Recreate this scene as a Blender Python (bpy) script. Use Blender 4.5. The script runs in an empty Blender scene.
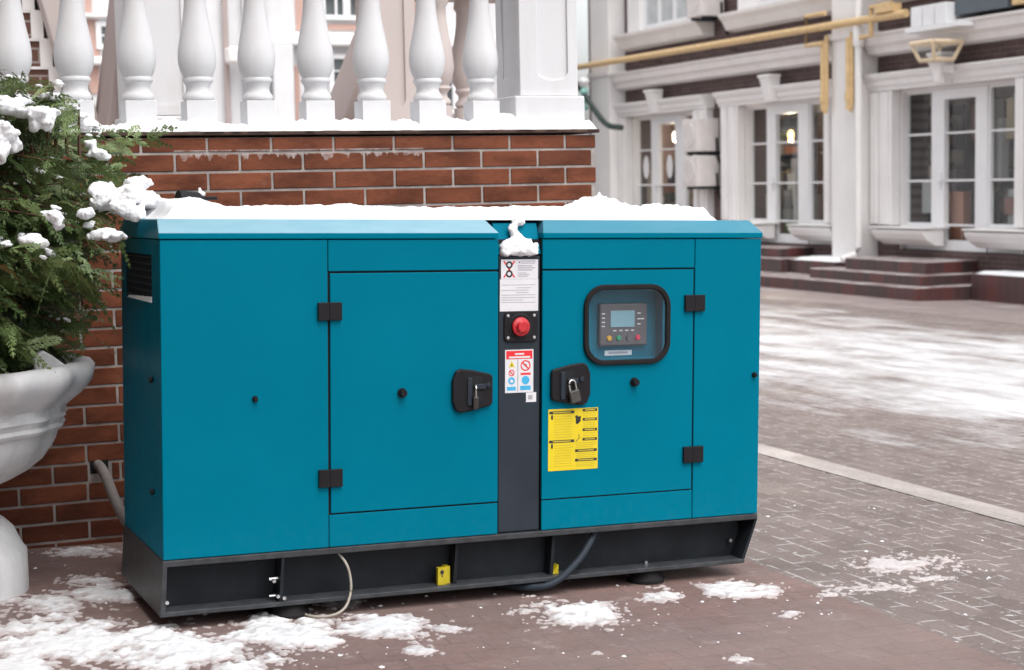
import bpy, bmesh, math, random
from mathutils import Vector, Matrix, noise
random.seed(7)
S = bpy.context.scene
COL = S.collection
R = math.radians

# ------------------------------------------------------------------ camera, sky, sun, exposure
cam = bpy.data.cameras.new("camera")
cam.lens = 57.465; cam.sensor_width = 36.0; cam.sensor_fit = 'HORIZONTAL'
cam.clip_start = 0.05; cam.clip_end = 2000
cam.dof.use_dof = True; cam.dof.focus_distance = 5.25; cam.dof.aperture_fstop = 4.6
camo = bpy.data.objects.new("camera", cam); COL.objects.link(camo)
camo.matrix_world = Matrix(((0.921859, 0.054221, -0.383713, 0), (-0.387001, 0.077365, -0.918828, 0),
                            (-0.020134, 0.995527, 0.092303, 1.40), (0, 0, 0, 1)))
S.camera = camo

SUN_EL, SUN_AZ = R(62), R(176)          # azimuth clockwise from +Y (the sun stands behind the camera, a little right)
w = bpy.data.worlds.new("World"); S.world = w; w.use_nodes = True
nt = w.node_tree; nt.nodes.clear()
sky = nt.nodes.new('ShaderNodeTexSky'); sky.sky_type = 'NISHITA'; sky.sun_disc = False
sky.sun_elevation = SUN_EL; sky.sun_rotation = SUN_AZ; sky.dust_density = 4.0; sky.ozone_density = 1.0
hs = nt.nodes.new('ShaderNodeHueSaturation'); hs.inputs['Saturation'].default_value = 0.16
bg = nt.nodes.new('ShaderNodeBackground'); bg.inputs['Strength'].default_value = 0.15
wo = nt.nodes.new('ShaderNodeOutputWorld')
nt.links.new(sky.outputs[0], hs.inputs['Color']); nt.links.new(hs.outputs[0], bg.inputs['Color'])
nt.links.new(bg.outputs[0], wo.inputs[0])
sun = bpy.data.lights.new("sun", 'SUN'); sun.energy = 0.7; sun.angle = R(60); sun.color = (1, .975, .945)
suno = bpy.data.objects.new("sun", sun); COL.objects.link(suno)
sd = Vector((math.sin(SUN_AZ)*math.cos(SUN_EL), math.cos(SUN_AZ)*math.cos(SUN_EL), math.sin(SUN_EL)))
suno.rotation_euler = sd.to_track_quat('Z', 'Y').to_euler()
S.view_settings.view_transform = 'Standard'; S.view_settings.look = 'None'
S.view_settings.exposure = 1.03; S.view_settings.gamma = 1.0; S.view_settings.use_curve_mapping = False
S.render.engine = 'CYCLES'
S.cycles.max_bounces = 8; S.cycles.use_denoising = True
S.cycles.sample_clamp_indirect = 6.0

# ------------------------------------------------------------------ materials
def new_mat(name):
    m = bpy.data.materials.new(name); m.use_nodes = True
    n = m.node_tree.nodes; l = m.node_tree.links
    return m, n, l, n['Principled BSDF']

def coord(n, kind='Object'):
    return n.new('ShaderNodeTexCoord').outputs[kind]

def noise_tex(n, l, co, scale, detail=4, rough=.55):
    t = n.new('ShaderNodeTexNoise'); t.inputs['Scale'].default_value = scale
    t.inputs['Detail'].default_value = detail; t.inputs['Roughness'].default_value = rough
    l.new(co, t.inputs['Vector']); return t.outputs['Fac']

def ramp(n, l, fac, stops):
    r = n.new('ShaderNodeValToRGB'); e = r.color_ramp.elements
    while len(e) < len(stops): e.new(.5)
    for i, (p, c) in enumerate(stops):
        e[i].position = p; e[i].color = (*c, 1) if len(c) == 3 else c
    l.new(fac, r.inputs[0]); return r.outputs[0]

def mix(n, l, fac, a, b, mode='MIX'):
    x = n.new('ShaderNodeMix'); x.data_type = 'RGBA'; x.blend_type = mode
    def put(v, s):
        if hasattr(v, 'is_output') or isinstance(v, bpy.types.NodeSocket): l.new(v, s)
        elif isinstance(v, (int, float)): s.default_value = v
        else: s.default_value = (*v, 1)
    put(fac, x.inputs[0]); put(a, x.inputs[6]); put(b, x.inputs[7]); return x.outputs[2]

def math_(n, l, op, a, b=None, clamp=False):
    x = n.new('ShaderNodeMath'); x.operation = op; x.use_clamp = clamp
    for i, v in enumerate((a, b)):
        if v is None: continue
        if isinstance(v, (int, float)): x.inputs[i].default_value = v
        else: l.new(v, x.inputs[i])
    return x.outputs[0]

def bump(n, l, b, h, strength=.2, dist=.01):
    x = n.new('ShaderNodeBump'); x.inputs['Strength'].default_value = strength; x.inputs['Distance'].default_value = dist
    l.new(h, x.inputs['Height']); l.new(x.outputs[0], b.inputs['Normal'])

def plain(name, col, rough=.6, var=.12, scale=8., bmp=0., bscale=60., metal=0., spec=.5, coat=0.):
    m, n, l, b = new_mat(name)
    co = coord(n)
    f = noise_tex(n, l, co, scale)
    lo = tuple(c*(1-var) for c in col); hi = tuple(min(1, c*(1+var)) for c in col)
    l.new(ramp(n, l, f, [(.3, lo), (.7, hi)]), b.inputs['Base Color'])
    b.inputs['Roughness'].default_value = rough; b.inputs['Metallic'].default_value = metal
    b.inputs['Specular IOR Level'].default_value = spec; b.inputs['Coat Weight'].default_value = coat
    b.inputs['Coat Roughness'].default_value = .15
    if bmp: bump(n, l, b, noise_tex(n, l, co, bscale, 3), bmp, .004)
    return m

M = {}
def teal_paint():
    m, n, l, b = new_mat('teal_powder_coat')
    co = coord(n)
    base = ramp(n, l, noise_tex(n, l, co, 2.2, 5), [(.3, (.0, .150, .232)), (.7, (.0001, .166, .255))])
    dust = ramp(n, l, noise_tex(n, l, co, 26, 8, .7), [(.70, (0, 0, 0)), (.82, (.24, .24, .24))])
    # salt and road dust splashed on the lowest hand's breadth, with ragged top
    sz = n.new('ShaderNodeSeparateXYZ'); l.new(n.new('ShaderNodeNewGeometry').outputs['Position'], sz.inputs[0])
    low = n.new('ShaderNodeMapRange'); low.inputs[1].default_value = .40; low.inputs[2].default_value = .19; low.inputs[3].default_value = 0; low.inputs[4].default_value = .022; l.new(sz.outputs[2], low.inputs[0])
    spl = math_(n, l, 'MULTIPLY', low.outputs[0], ramp(n, l, noise_tex(n, l, co, 38, 8, .75), [(.45, (0, 0, 0)), (.7, (1, 1, 1))]))
    base = mix(n, l, spl, base, (.30, .33, .34))
    l.new(mix(n, l, dust, base, (.10, .25, .33)), b.inputs['Base Color'])
    l.new(ramp(n, l, noise_tex(n, l, co, 6, 6), [(.3, (.3, .3, .3)), (.75, (.42, .42, .42))]), b.inputs['Roughness'])
    b.inputs['Specular IOR Level'].default_value = .03
    h = math_(n, l, 'ADD', math_(n, l, 'MULTIPLY', noise_tex(n, l, co, 3, 1), 40.), noise_tex(n, l, co, 420, 2))
    bump(n, l, b, h, .05, .0006)
    return m
M['teal'] = teal_paint()
def pale_upslope(name, amount):
    # a pale, uneven blue tint on the sheet where it slopes upwards
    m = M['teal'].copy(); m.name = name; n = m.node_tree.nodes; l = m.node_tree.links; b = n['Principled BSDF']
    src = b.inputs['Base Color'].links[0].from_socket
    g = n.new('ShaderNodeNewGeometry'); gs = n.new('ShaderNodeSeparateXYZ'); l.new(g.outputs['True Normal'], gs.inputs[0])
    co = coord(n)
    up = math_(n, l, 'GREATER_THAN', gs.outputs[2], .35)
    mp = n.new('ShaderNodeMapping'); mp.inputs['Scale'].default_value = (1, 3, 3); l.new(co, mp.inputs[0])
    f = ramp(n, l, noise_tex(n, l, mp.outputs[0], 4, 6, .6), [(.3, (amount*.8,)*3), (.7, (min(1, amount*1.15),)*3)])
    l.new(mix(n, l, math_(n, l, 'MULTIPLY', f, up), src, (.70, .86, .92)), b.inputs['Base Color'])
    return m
M['teal_pale'] = pale_upslope('teal_pale_upslope', .32); M['teal_pale_faint'] = pale_upslope('teal_faint_upslope', .10)
M['steel'] = plain('dark_grey_powder_coat', (.030, .038, .050), .45, .12, 5, .06, 300, spec=.12)
M['base'] = plain('skid_black_paint', (.014, .017, .021), .5, .3, 9, .08, 200, spec=.15)
M['rail'] = plain('skid_grey_edge_paint', (.046, .049, .054), .4, .28, 26, .08, 200, spec=.25)
M['black'] = plain('black_plastic', (.012, .011, .013), .45, .1, 20, spec=.2)
M['rubber'] = plain('black_rubber', (.014, .013, .014), .8, .2, 20, spec=.2)
M['gap'] = plain('seam_black', (.004, .006, .008), .8, .1)
M['silver'] = plain('zinc_steel', (.62, .62, .62), .3, .1, 30, metal=1.)
M['brassy'] = plain('lock_body', (.10, .095, .09), .35, .15, 40, metal=.6)
M['red'] = plain('red_button', (.50, .010, .018), .3, .05, 20, coat=.5)
M['white_label'] = plain('label_white', (.70, .70, .73), .45, .03, 30)
M['grey_ink'] = plain('ink_grey', (.36, .36, .40), .6, .1)
M['dark_ink'] = plain('ink_black', (.02, .02, .022), .6, .1)
M['red_ink'] = plain('ink_red', (.75, .02, .03), .5, .05)
M['blue_ink'] = plain('ink_blue', (.05, .40, .68), .5, .05)
M['yellow'] = plain('label_yellow', (.74, .57, .010), .45, .05, 20)
M['dull_yellow'] = plain('sticker_yellow', (.50, .40, .012), .5, .15, 30)
M['tan_ink'] = plain('ink_tan', (.50, .39, .03), .6, .1)
M['lcd'] = plain('lcd_screen', (.24, .42, .50), .25, .05)
M['panel'] = plain('controller_grey', (.115, .105, .115), .4, .1)
M['led_y'] = plain('button_yellow', (.75, .40, .05), .4, .05)
M['led_g'] = plain('button_green', (.03, .32, .16), .4, .05)
M['led_r'] = plain('button_red', (.70, .04, .10), .4, .05)
M['cable_beige'] = plain('cable_beige', (.34, .31, .26), .5, .1)
M['conduit'] = plain('conduit_grey', (.23, .21, .20), .55, .12, 20)
M['brass'] = plain('gas_pipe_yellow', (.64, .45, .23), .5, .14, 12)

def plaster(name, col, dirt=.25, dcol=(.42, .38, .34)):
    m, n, l, b = new_mat(name)
    co = coord(n)
    mp = n.new('ShaderNodeMapping'); mp.inputs['Scale'].default_value = (1, 1, .25); l.new(co, mp.inputs[0])
    f = ramp(n, l, noise_tex(n, l, mp.outputs[0], 5, 8, .65), [(.48, (0, 0, 0)), (.8, (dirt,)*3)])
    g = ramp(n, l, noise_tex(n, l, co, 2, 3), [(.3, tuple(c*.94 for c in col)), (.7, col)])
    l.new(mix(n, l, f, g, dcol), b.inputs['Base Color'])
    b.inputs['Roughness'].default_value = .75
    bump(n, l, b, noise_tex(n, l, co, 70, 5), .18, .004)
    return m
M['white'] = plaster('white_painted_concrete', (.66, .66, .675), .34)
M['facade'] = plaster('cream_stucco', (.80, .765, .745), .16)
M['facade2'] = plaster('cream_trim', (.83, .81, .80), .10)
M['beige'] = plaster('beige_stone_with_shade', (.56, .49, .47), .25)  # shade of rear balusters and newel put into the colour; one string is beige
M['pinkish'] = plaster('grey_pink_with_shade', (.38, .31, .295), .25)  # shade of the stair strings put into the colour; the drainpipe shares it
M['urn'] = plaster('weathered_white_cast_stone', (.70, .70, .71), .8, (.34, .34, .335))
M['salmon'] = plaster('salmon_wall', (.50, .32, .27), .2)
M['pvc'] = plain('white_pvc', (.78, .78, .79), .35, .03, 4)
M['ac'] = plain('aircon_casing', (.66, .62, .60), .45, .08, 6)
M['soil'] = plain('wet_soil', (.035, .028, .022), .9, .4, 30, .6, 60)

def snow_mat():
    m, n, l, b = new_mat('snow')
    co = coord(n)
    l.new(ramp(n, l, noise_tex(n, l, co, 18, 6), [(.3, (.77, .785, .81)), (.7, (.845, .855, .87))]), b.inputs['Base Color'])
    b.inputs['Roughness'].default_value = .65; b.inputs['Specular IOR Level'].default_value = .25
    b.inputs['Subsurface Weight'].default_value = .25; b.inputs['Subsurface Scale'].default_value = .01
    b.inputs['Subsurface Radius'].default_value = (1, 1, 1)
    bump(n, l, b, noise_tex(n, l, co, 130, 6, .7), .45, .006)
    return m
M['snow'] = snow_mat()
def snow_dirty():
    m, n, l, b = new_mat('ground_snow')
    co = coord(n)
    c = ramp(n, l, noise_tex(n, l, co, 14, 8, .7), [(.28, (.58, .56, .56)), (.5, (.76, .765, .78)), (.7, (.83, .84, .86))])
    a = n.new('ShaderNodeAttribute'); a.attribute_name = 'thick'
    thin = ramp(n, l, math_(n, l, 'ADD', a.outputs['Fac'], math_(n, l, 'MULTIPLY', math_(n, l, 'SUBTRACT', noise_tex(n, l, co, 60, 4), .5), .5)), [(.12, (0, 0, 0)), (.62, (1, 1, 1))])
    c = mix(n, l, thin, (.44, .38, .37), c)
    l.new(c, b.inputs['Base Color']); b.inputs['Roughness'].default_value = .6
    bump(n, l, b, noise_tex(n, l, co, 90, 8, .75), .6, .008)
    return m
M['gsnow'] = snow_dirty()

def brick_mat(name, dark, mid, lite, stain=True):
    m, n, l, b = new_mat(name)
    g = n.new('ShaderNodeNewGeometry'); co = coord(n)
    c = ramp(n, l, g.outputs['Random Per Island'], [(0, dark), (.10, mid), (.75, mid), (1, lite)])
    mp = n.new('ShaderNodeMapping'); mp.inputs['Scale'].default_value = (1, 1, 2.5); l.new(co, mp.inputs[0])
    f = ramp(n, l, noise_tex(n, l, mp.outputs[0], 4.5, 4), [(.40, (0, 0, 0)), (.64, (.9, .9, .9))])
    c = mix(n, l, f, c, tuple(x*.45 for x in mid))
    mp2 = n.new('ShaderNodeMapping'); mp2.inputs['Scale'].default_value = (1, 1, 7); l.new(co, mp2.inputs[0])
    f2 = ramp(n, l, noise_tex(n, l, mp2.outputs[0], 30, 8, .75), [(.3, (.66,)*3), (.7, (1.22,)*3)])
    c = mix(n, l, 1.0, c, f2, 'MULTIPLY')
    if stain:                                    # lime run-off under the coping, with ragged lower edge
        sx = n.new('ShaderNodeSeparateXYZ'); l.new(n.new('ShaderNodeNewGeometry').outputs['Position'], sx.inputs[0])
        mp3 = n.new('ShaderNodeMapping'); mp3.inputs['Scale'].default_value = (26, 0, 1.2); l.new(co, mp3.inputs[0])
        run = math_(n, l, 'MULTIPLY', noise_tex(n, l, mp3.outputs[0], 1, 4, .6), .16)
        top = math_(n, l, 'SUBTRACT', 1.552, sx.outputs[2])
        m1 = math_(n, l, 'LESS_THAN', top, math_(n, l, 'SUBTRACT', run, .062))
        m2 = math_(n, l, 'GREATER_THAN', top, -.004)
        m3 = math_(n, l, 'MULTIPLY', math_(n, l, 'GREATER_THAN', sx.outputs[0], 1.28), math_(n, l, 'LESS_THAN', sx.outputs[0], 2.32))
        mm = math_(n, l, 'MULTIPLY', math_(n, l, 'MULTIPLY', m1, m2), math_(n, l, 'MULTIPLY', m3, ramp(n, l, noise_tex(n, l, co, 16, 7, .75), [(.38, (.12,)*3), (.62, (.75,)*3)])))
        c = mix(n, l, mm, c, (.52, .47, .46))
    if stain:                                    # damp tide mark near the pavement
        wet = math_(n, l, 'ADD', sx.outputs[2], math_(n, l, 'MULTIPLY', noise_tex(n, l, co, 5, 5), .22))
        c = mix(n, l, 1., c, ramp(n, l, wet, [(.24, (.62, .60, .60)), (.33, (1, 1, 1))]), 'MULTIPLY')
        c = mix(n, l, ramp(n, l, noise_tex(n, l, co, 13, 8, .75), [(.60, (0, 0, 0)), (.74, (.35, .35, .35))]), c, (.36, .27, .24))
    l.new(c, b.inputs['Base Color']); b.inputs['Roughness'].default_value = .62; b.inputs['Specular IOR Level'].default_value = .18
    bump(n, l, b, noise_tex(n, l, co, 90, 5), .25, .003)
    return m
M['brick'] = brick_mat('clinker_brick', (.115, .041, .025), (.205, .064, .032), (.265, .085, .043))
M['mortar'] = plain('mortar', (.37, .335, .315), .85, .3, 14, .4, 120)
M['coping'] = plain('dark_coping', (.085, .055, .045), .7, .4, 12, spec=.15)

def small_brick(name, c1, c2, mort, axis, bw=.25, bh=.075):
    m, n, l, b = new_mat(name)
    co = coord(n); sp = n.new('ShaderNodeSeparateXYZ'); l.new(co, sp.inputs[0])
    cb = n.new('ShaderNodeCombineXYZ'); l.new(sp.outputs[axis], cb.inputs[0]); l.new(sp.outputs[2], cb.inputs[1])
    t = n.new('ShaderNodeTexBrick'); t.inputs['Scale'].default_value = 1
    t.inputs['Brick Width'].default_value = bw; t.inputs['Row Height'].default_value = bh; t.inputs['Mortar Size'].default_value = .006
    t.inputs['Color1'].default_value = (*c1, 1); t.inputs['Color2'].default_value = (*c2, 1); t.inputs['Mortar'].default_value = (*mort, 1)
    l.new(cb.outputs[0], t.inputs[0])
    v = ramp(n, l, noise_tex(n, l, co, 3, 5), [(.3, (.8,)*3), (.7, (1.15,)*3)])
    l.new(mix(n, l, 1., t.outputs[0], v, 'MULTIPLY'), b.inputs['Base Color']); b.inputs['Roughness'].default_value = .75
    bump(n, l, b, t.outputs['Fac'], -.4, .006)
    return m
M['brown_brick'] = small_brick('brown_facade_brick', (.070, .042, .040), (.105, .064, .060), (.17, .13, .126), 1)
M['stair_brick'] = small_brick('stair_brick', (.11, .05, .035), (.15, .065, .045), (.3, .26, .24), 0)
def tile_mat():
    m, n, l, b = new_mat('dark_red_step_tile')
    co = coord(n); sp = n.new('ShaderNodeSeparateXYZ'); l.new(co, sp.inputs[0])
    s = math_(n, l, 'ADD', sp.outputs[0], sp.outputs[1])
    cb = n.new('ShaderNodeCombineXYZ'); l.new(s, cb.inputs[0]); cb.inputs[1].default_value = 2.5
    t = n.new('ShaderNodeTexBrick'); t.offset = 0; t.inputs['Scale'].default_value = 1
    t.inputs['Brick Width'].default_value = .17; t.inputs['Row Height'].default_value = 5; t.inputs['Mortar Size'].default_value = .005
    t.inputs['Color1'].default_value = (.050, .034, .034, 1); t.inputs['Color2'].default_value = (.115, .036, .034, 1); t.inputs['Mortar'].default_value = (.09, .07, .07, 1)
    l.new(cb.outputs[0], t.inputs[0])
    g = n.new('ShaderNodeNewGeometry'); gs = n.new('ShaderNodeSeparateXYZ'); l.new(g.outputs['Normal'], gs.inputs[0])
    up = math_(n, l, 'GREATER_THAN', gs.outputs[2], .7)
    fr = ramp(n, l, noise_tex(n, l, co, 3.5, 7, .7), [(.4, (.20, .13, .12)), (.62, (.55, .52, .52))])
    l.new(mix(n, l, up, t.outputs[0], fr), b.inputs['Base Color']); b.inputs['Roughness'].default_value = .4
    return m
M['tile'] = tile_mat()

def paver(name, bw, bh, c1, c2, mort, msize, swap, snow_mode, var=(.72, 1.15), rough=.55):
    """pavers laid along Y (swap) or X; snow_mode: 0 none, 1 joints dusted, 2 joints dusted + trampled snow sheet by distance across the square"""
    m, n, l, b = new_mat(name)
    co = n.new('ShaderNodeNewGeometry').outputs['Position']
    sp = n.new('ShaderNodeSeparateXYZ'); l.new(co, sp.inputs[0])
    wob = n.new('ShaderNodeTexNoise'); wob.inputs['Scale'].default_value = 9; l.new(co, wob.inputs['Vector'])
    cb = n.new('ShaderNodeCombineXYZ')
    a_, b_ = (1, 0) if swap else (0, 1)
    off = math_(n, l, 'MULTIPLY', math_(n, l, 'SUBTRACT', wob.outputs['Fac'], .5), .02)
    l.new(math_(n, l, 'ADD', sp.outputs[a_], off), cb.inputs[0]); l.new(math_(n, l, 'ADD', sp.outputs[b_], off), cb.inputs[1])
    t = n.new('ShaderNodeTexBrick'); t.inputs['Scale'].default_value = 1
    t.inputs['Brick Width'].default_value = bw; t.inputs['Row Height'].default_value = bh; t.inputs['Mortar Size'].default_value = msize
    t.inputs['Mortar Smooth'].default_value = .3
    t.inputs['Color1'].default_value = (*c1, 1); t.inputs['Color2'].default_value = (*c2, 1); t.inputs['Mortar'].default_value = (*mort, 1)
    l.new(cb.outputs[0], t.inputs[0])
    v = ramp(n, l, noise_tex(n, l, co, 2.3, 8, .65), [(.3, (var[0],)*3), (.7, (var[1],)*3)])
    c = mix(n, l, 1., t.outputs[0], v, 'MULTIPLY')
    v2 = ramp(n, l, noise_tex(n, l, co, 60, 5, .7), [(.3, (.8,)*3), (.7, (1.15,)*3)])
    c = mix(n, l, 1., c, v2, 'MULTIPLY')
    rgh = ramp(n, l, noise_tex(n, l, co, 1.8, 5), [(.35, (rough-.17,)*3), (.65, (rough+.15,)*3)])
    if snow_mode == 3:                           # faded pinkish grey zones and pale salt bloom
        c = mix(n, l, ramp(n, l, noise_tex(n, l, co, 1.1, 6, .6), [(.42, (0, 0, 0)), (.62, (.5, .5, .5))]), c, (.205, .163, .155))
        c = mix(n, l, ramp(n, l, noise_tex(n, l, co, 10, 9, .8), [(.56, (0, 0, 0)), (.70, (.5, .5, .5))]), c, (.42, .37, .36))
    elif snow_mode:
        fine = noise_tex(n, l, co, 5.5, 9, .72)
        jo = math_(n, l, 'MULTIPLY', t.outputs['Fac'], ramp(n, l, math_(n, l, 'ADD', math_(n, l, 'MULTIPLY', fine, .4), math_(n, l, 'MULTIPLY', noise_tex(n, l, co, 15, 4, .6), .6)), [(.47, (0, 0, 0)), (.55, (1, 1, 1))]))
        c = mix(n, l, math_(n, l, 'MULTIPLY', jo, .42), c, (.66, .64, .64))
        sk = ramp(n, l, noise_tex(n, l, co, 24, 5, .8), [(.615, (0, 0, 0)), (.68, (.7, .7, .7))])
        c = mix(n, l, sk, c, (.72, .71, .72))
        if snow_mode == 2:
            # trampled snow: cover rises from X~5 to ~7.5 and falls again near the house fronts
            mp = n.new('ShaderNodeMapping'); mp.inputs['Scale'].default_value = (1.0, .45, 1); l.new(co, mp.inputs[0])
            n1 = noise_tex(n, l, mp.outputs[0], 1.6, 10, .68)
            up = n.new('ShaderNodeMapRange'); up.inputs[1].default_value = 4.3; up.inputs[2].default_value = 7.4
            up.inputs[3].default_value = -.30; up.inputs[4].default_value = .165; l.new(sp.outputs[0], up.inputs[0])
            dn = n.new('ShaderNodeMapRange'); dn.inputs[1].default_value = 9.6; dn.inputs[2].default_value = 12.6
            dn.inputs[3].default_value = 0; dn.inputs[4].default_value = -.26; l.new(sp.outputs[0], dn.inputs[0])
            s = math_(n, l, 'ADD', n1, math_(n, l, 'ADD', up.outputs[0], dn.outputs[0]))
            s = math_(n, l, 'SUBTRACT', s, math_(n, l, 'MULTIPLY', math_(n, l, 'SUBTRACT', 1., t.outputs['Fac']), .035))
            mt = n.new('ShaderNodeMapping'); mt.inputs['Scale'].default_value = (3.2, .10, 1); mt.inputs['Rotation'].default_value = (0, 0, .12); l.new(co, mt.inputs[0])
            tracks = math_(n, l, 'MULTIPLY', math_(n, l, 'SUBTRACT', noise_tex(n, l, mt.outputs[0], 1., 3, .6), .5), .28)
            s = math_(n, l, 'ADD', s, tracks)
            s = math_(n, l, 'ADD', s, math_(n, l, 'MULTIPLY', math_(n, l, 'SUBTRACT', noise_tex(n, l, co, 14, 6, .75), .5), .22))
            f = ramp(n, l, s, [(.45, (0, 0, 0)), (.70, (1, 1, 1))])
            sn = ramp(n, l, noise_tex(n, l, mp.outputs[0], 4, 9, .75), [(.30, (.40, .385, .385)), (.48, (.56, .555, .565)), (.64, (.66, .66, .67))])
            c = mix(n, l, math_(n, l, 'MULTIPLY', f, .95), c, sn)
    l.new(c, b.inputs['Base Color']); l.new(rgh, b.inputs['Roughness'])
    h = math_(n, l, 'ADD', math_(n, l, 'MULTIPLY', t.outputs['Fac'], -1.), math_(n, l, 'MULTIPLY', noise_tex(n, l, co, 120, 5), .5))
    bump(n, l, b, h, .5, .004)
    return m
M['red_pave'] = paver('red_pavers', .20, .10, (.200, .128, .114), (.222, .142, .127), (.172, .120, .108), .004, False, 3, var=(.72, 1.16), rough=.6)
M['grey_pave'] = paver('grey_pavers', .20, .10, (.162, .127, .115), (.210, .168, .154), (.180, .147, .136), .007, True, 2, var=(.8, 1.12), rough=.6)
M['pale_pave'] = paver('pale_kerb_pavers', .4, .13, (.40, .355, .33), (.47, .42, .395), (.33, .30, .28), .004, True, 1, var=(.68, 1.12))
M['walk'] = paver('pink_sidewalk', .3, .3, (.26, .21, .20), (.30, .24, .23), (.27, .22, .21), .006, True, 2)
M['earth'] = plain('far_ground', (.16, .14, .135), .8, .2, .3)

def glass_mat(name, rough=.02, tint=(.9, .95, .95), refl=1.0):
    m, n, l, b = new_mat(name)
    tr = n.new('ShaderNodeBsdfTransparent'); tr.inputs[0].default_value = (*tint, 1)
    gl = n.new('ShaderNodeBsdfGlossy'); gl.inputs['Roughness'].default_value = rough
    fr = n.new('ShaderNodeFresnel'); fr.inputs[0].default_value = 1.5
    mx = n.new('ShaderNodeMixShader')
    geo = n.new('ShaderNodeNewGeometry'); front = math_(n, l, 'SUBTRACT', 1., geo.outputs['Backfacing'])
    l.new(math_(n, l, 'MULTIPLY', math_(n, l, 'MULTIPLY', fr.outputs[0], refl), front, clamp=True), mx.inputs[0]); l.new(tr.outputs[0], mx.inputs[1]); l.new(gl.outputs[0], mx.inputs[2])
    l.new(mx.outputs[0], n['Material Output'].inputs[0]); return m
M['glass'] = glass_mat('window_glass', .02, (.95, .97, .97), 1.3)
M['port'] = glass_mat('inspection_glass', .15, (.94, .96, .97), 1.6)
def lampglow(name, col, s):
    m, n, l, b = new_mat(name)
    b.inputs['Base Color'].default_value = (*col, 1); b.inputs['Emission Color'].default_value = (*col, 1); b.inputs['Emission Strength'].default_value = s
    return m
M['bulb'] = lampglow('lit_bulb', (1, .66, .25), 2.2); M['bulb_w'] = lampglow('lit_white_bulb', (1, .90, .74), 2.0)

def foliage(name):
    m, n, l, b = new_mat(name)
    a = n.new('ShaderNodeAttribute'); a.attribute_name = 'tint'
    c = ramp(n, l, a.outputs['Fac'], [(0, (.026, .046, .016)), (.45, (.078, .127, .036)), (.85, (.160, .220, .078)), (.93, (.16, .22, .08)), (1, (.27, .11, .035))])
    l.new(c, b.inputs['Base Color']); b.inputs['Roughness'].default_value = .5
    b.inputs['Subsurface Weight'].default_value = 0
    return m
M['leaf'] = foliage('cypress_sprays')
M['bark'] = plain('bark', (.09, .045, .025), .8, .3, 20)
def goods():
    m, n, l, b = new_mat('shop_goods')
    g = n.new('ShaderNodeNewGeometry')
    l.new(ramp(n, l, g.outputs['Random Per Island'], [(0, (.04, .07, .04)), (.2, (.26, .20, .12)), (.4, (.36, .14, .09)), (.55, (.04, .04, .05)), (.75, (.62, .60, .58)), (.88, (.10, .10, .11)), (1, (.20, .30, .08))]), b.inputs['Base Color'])
    return m
M['goods'] = goods()
M['room'] = plain('shop_room', (.42, .40, .38), .7, .2, 2)
M['sign'] = plain('slate_sign', (.085, .105, .125), .4, .06)
M['cream'] = plain('pale_cream_enamel', (.72, .58, .40), .5, .1)
M['turq'] = plain('turquoise_lamp', (.25, .50, .45), .5, .1)
M['darkgreen'] = plain('dark_green_iron', (.03, .05, .045), .5, .2)

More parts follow.
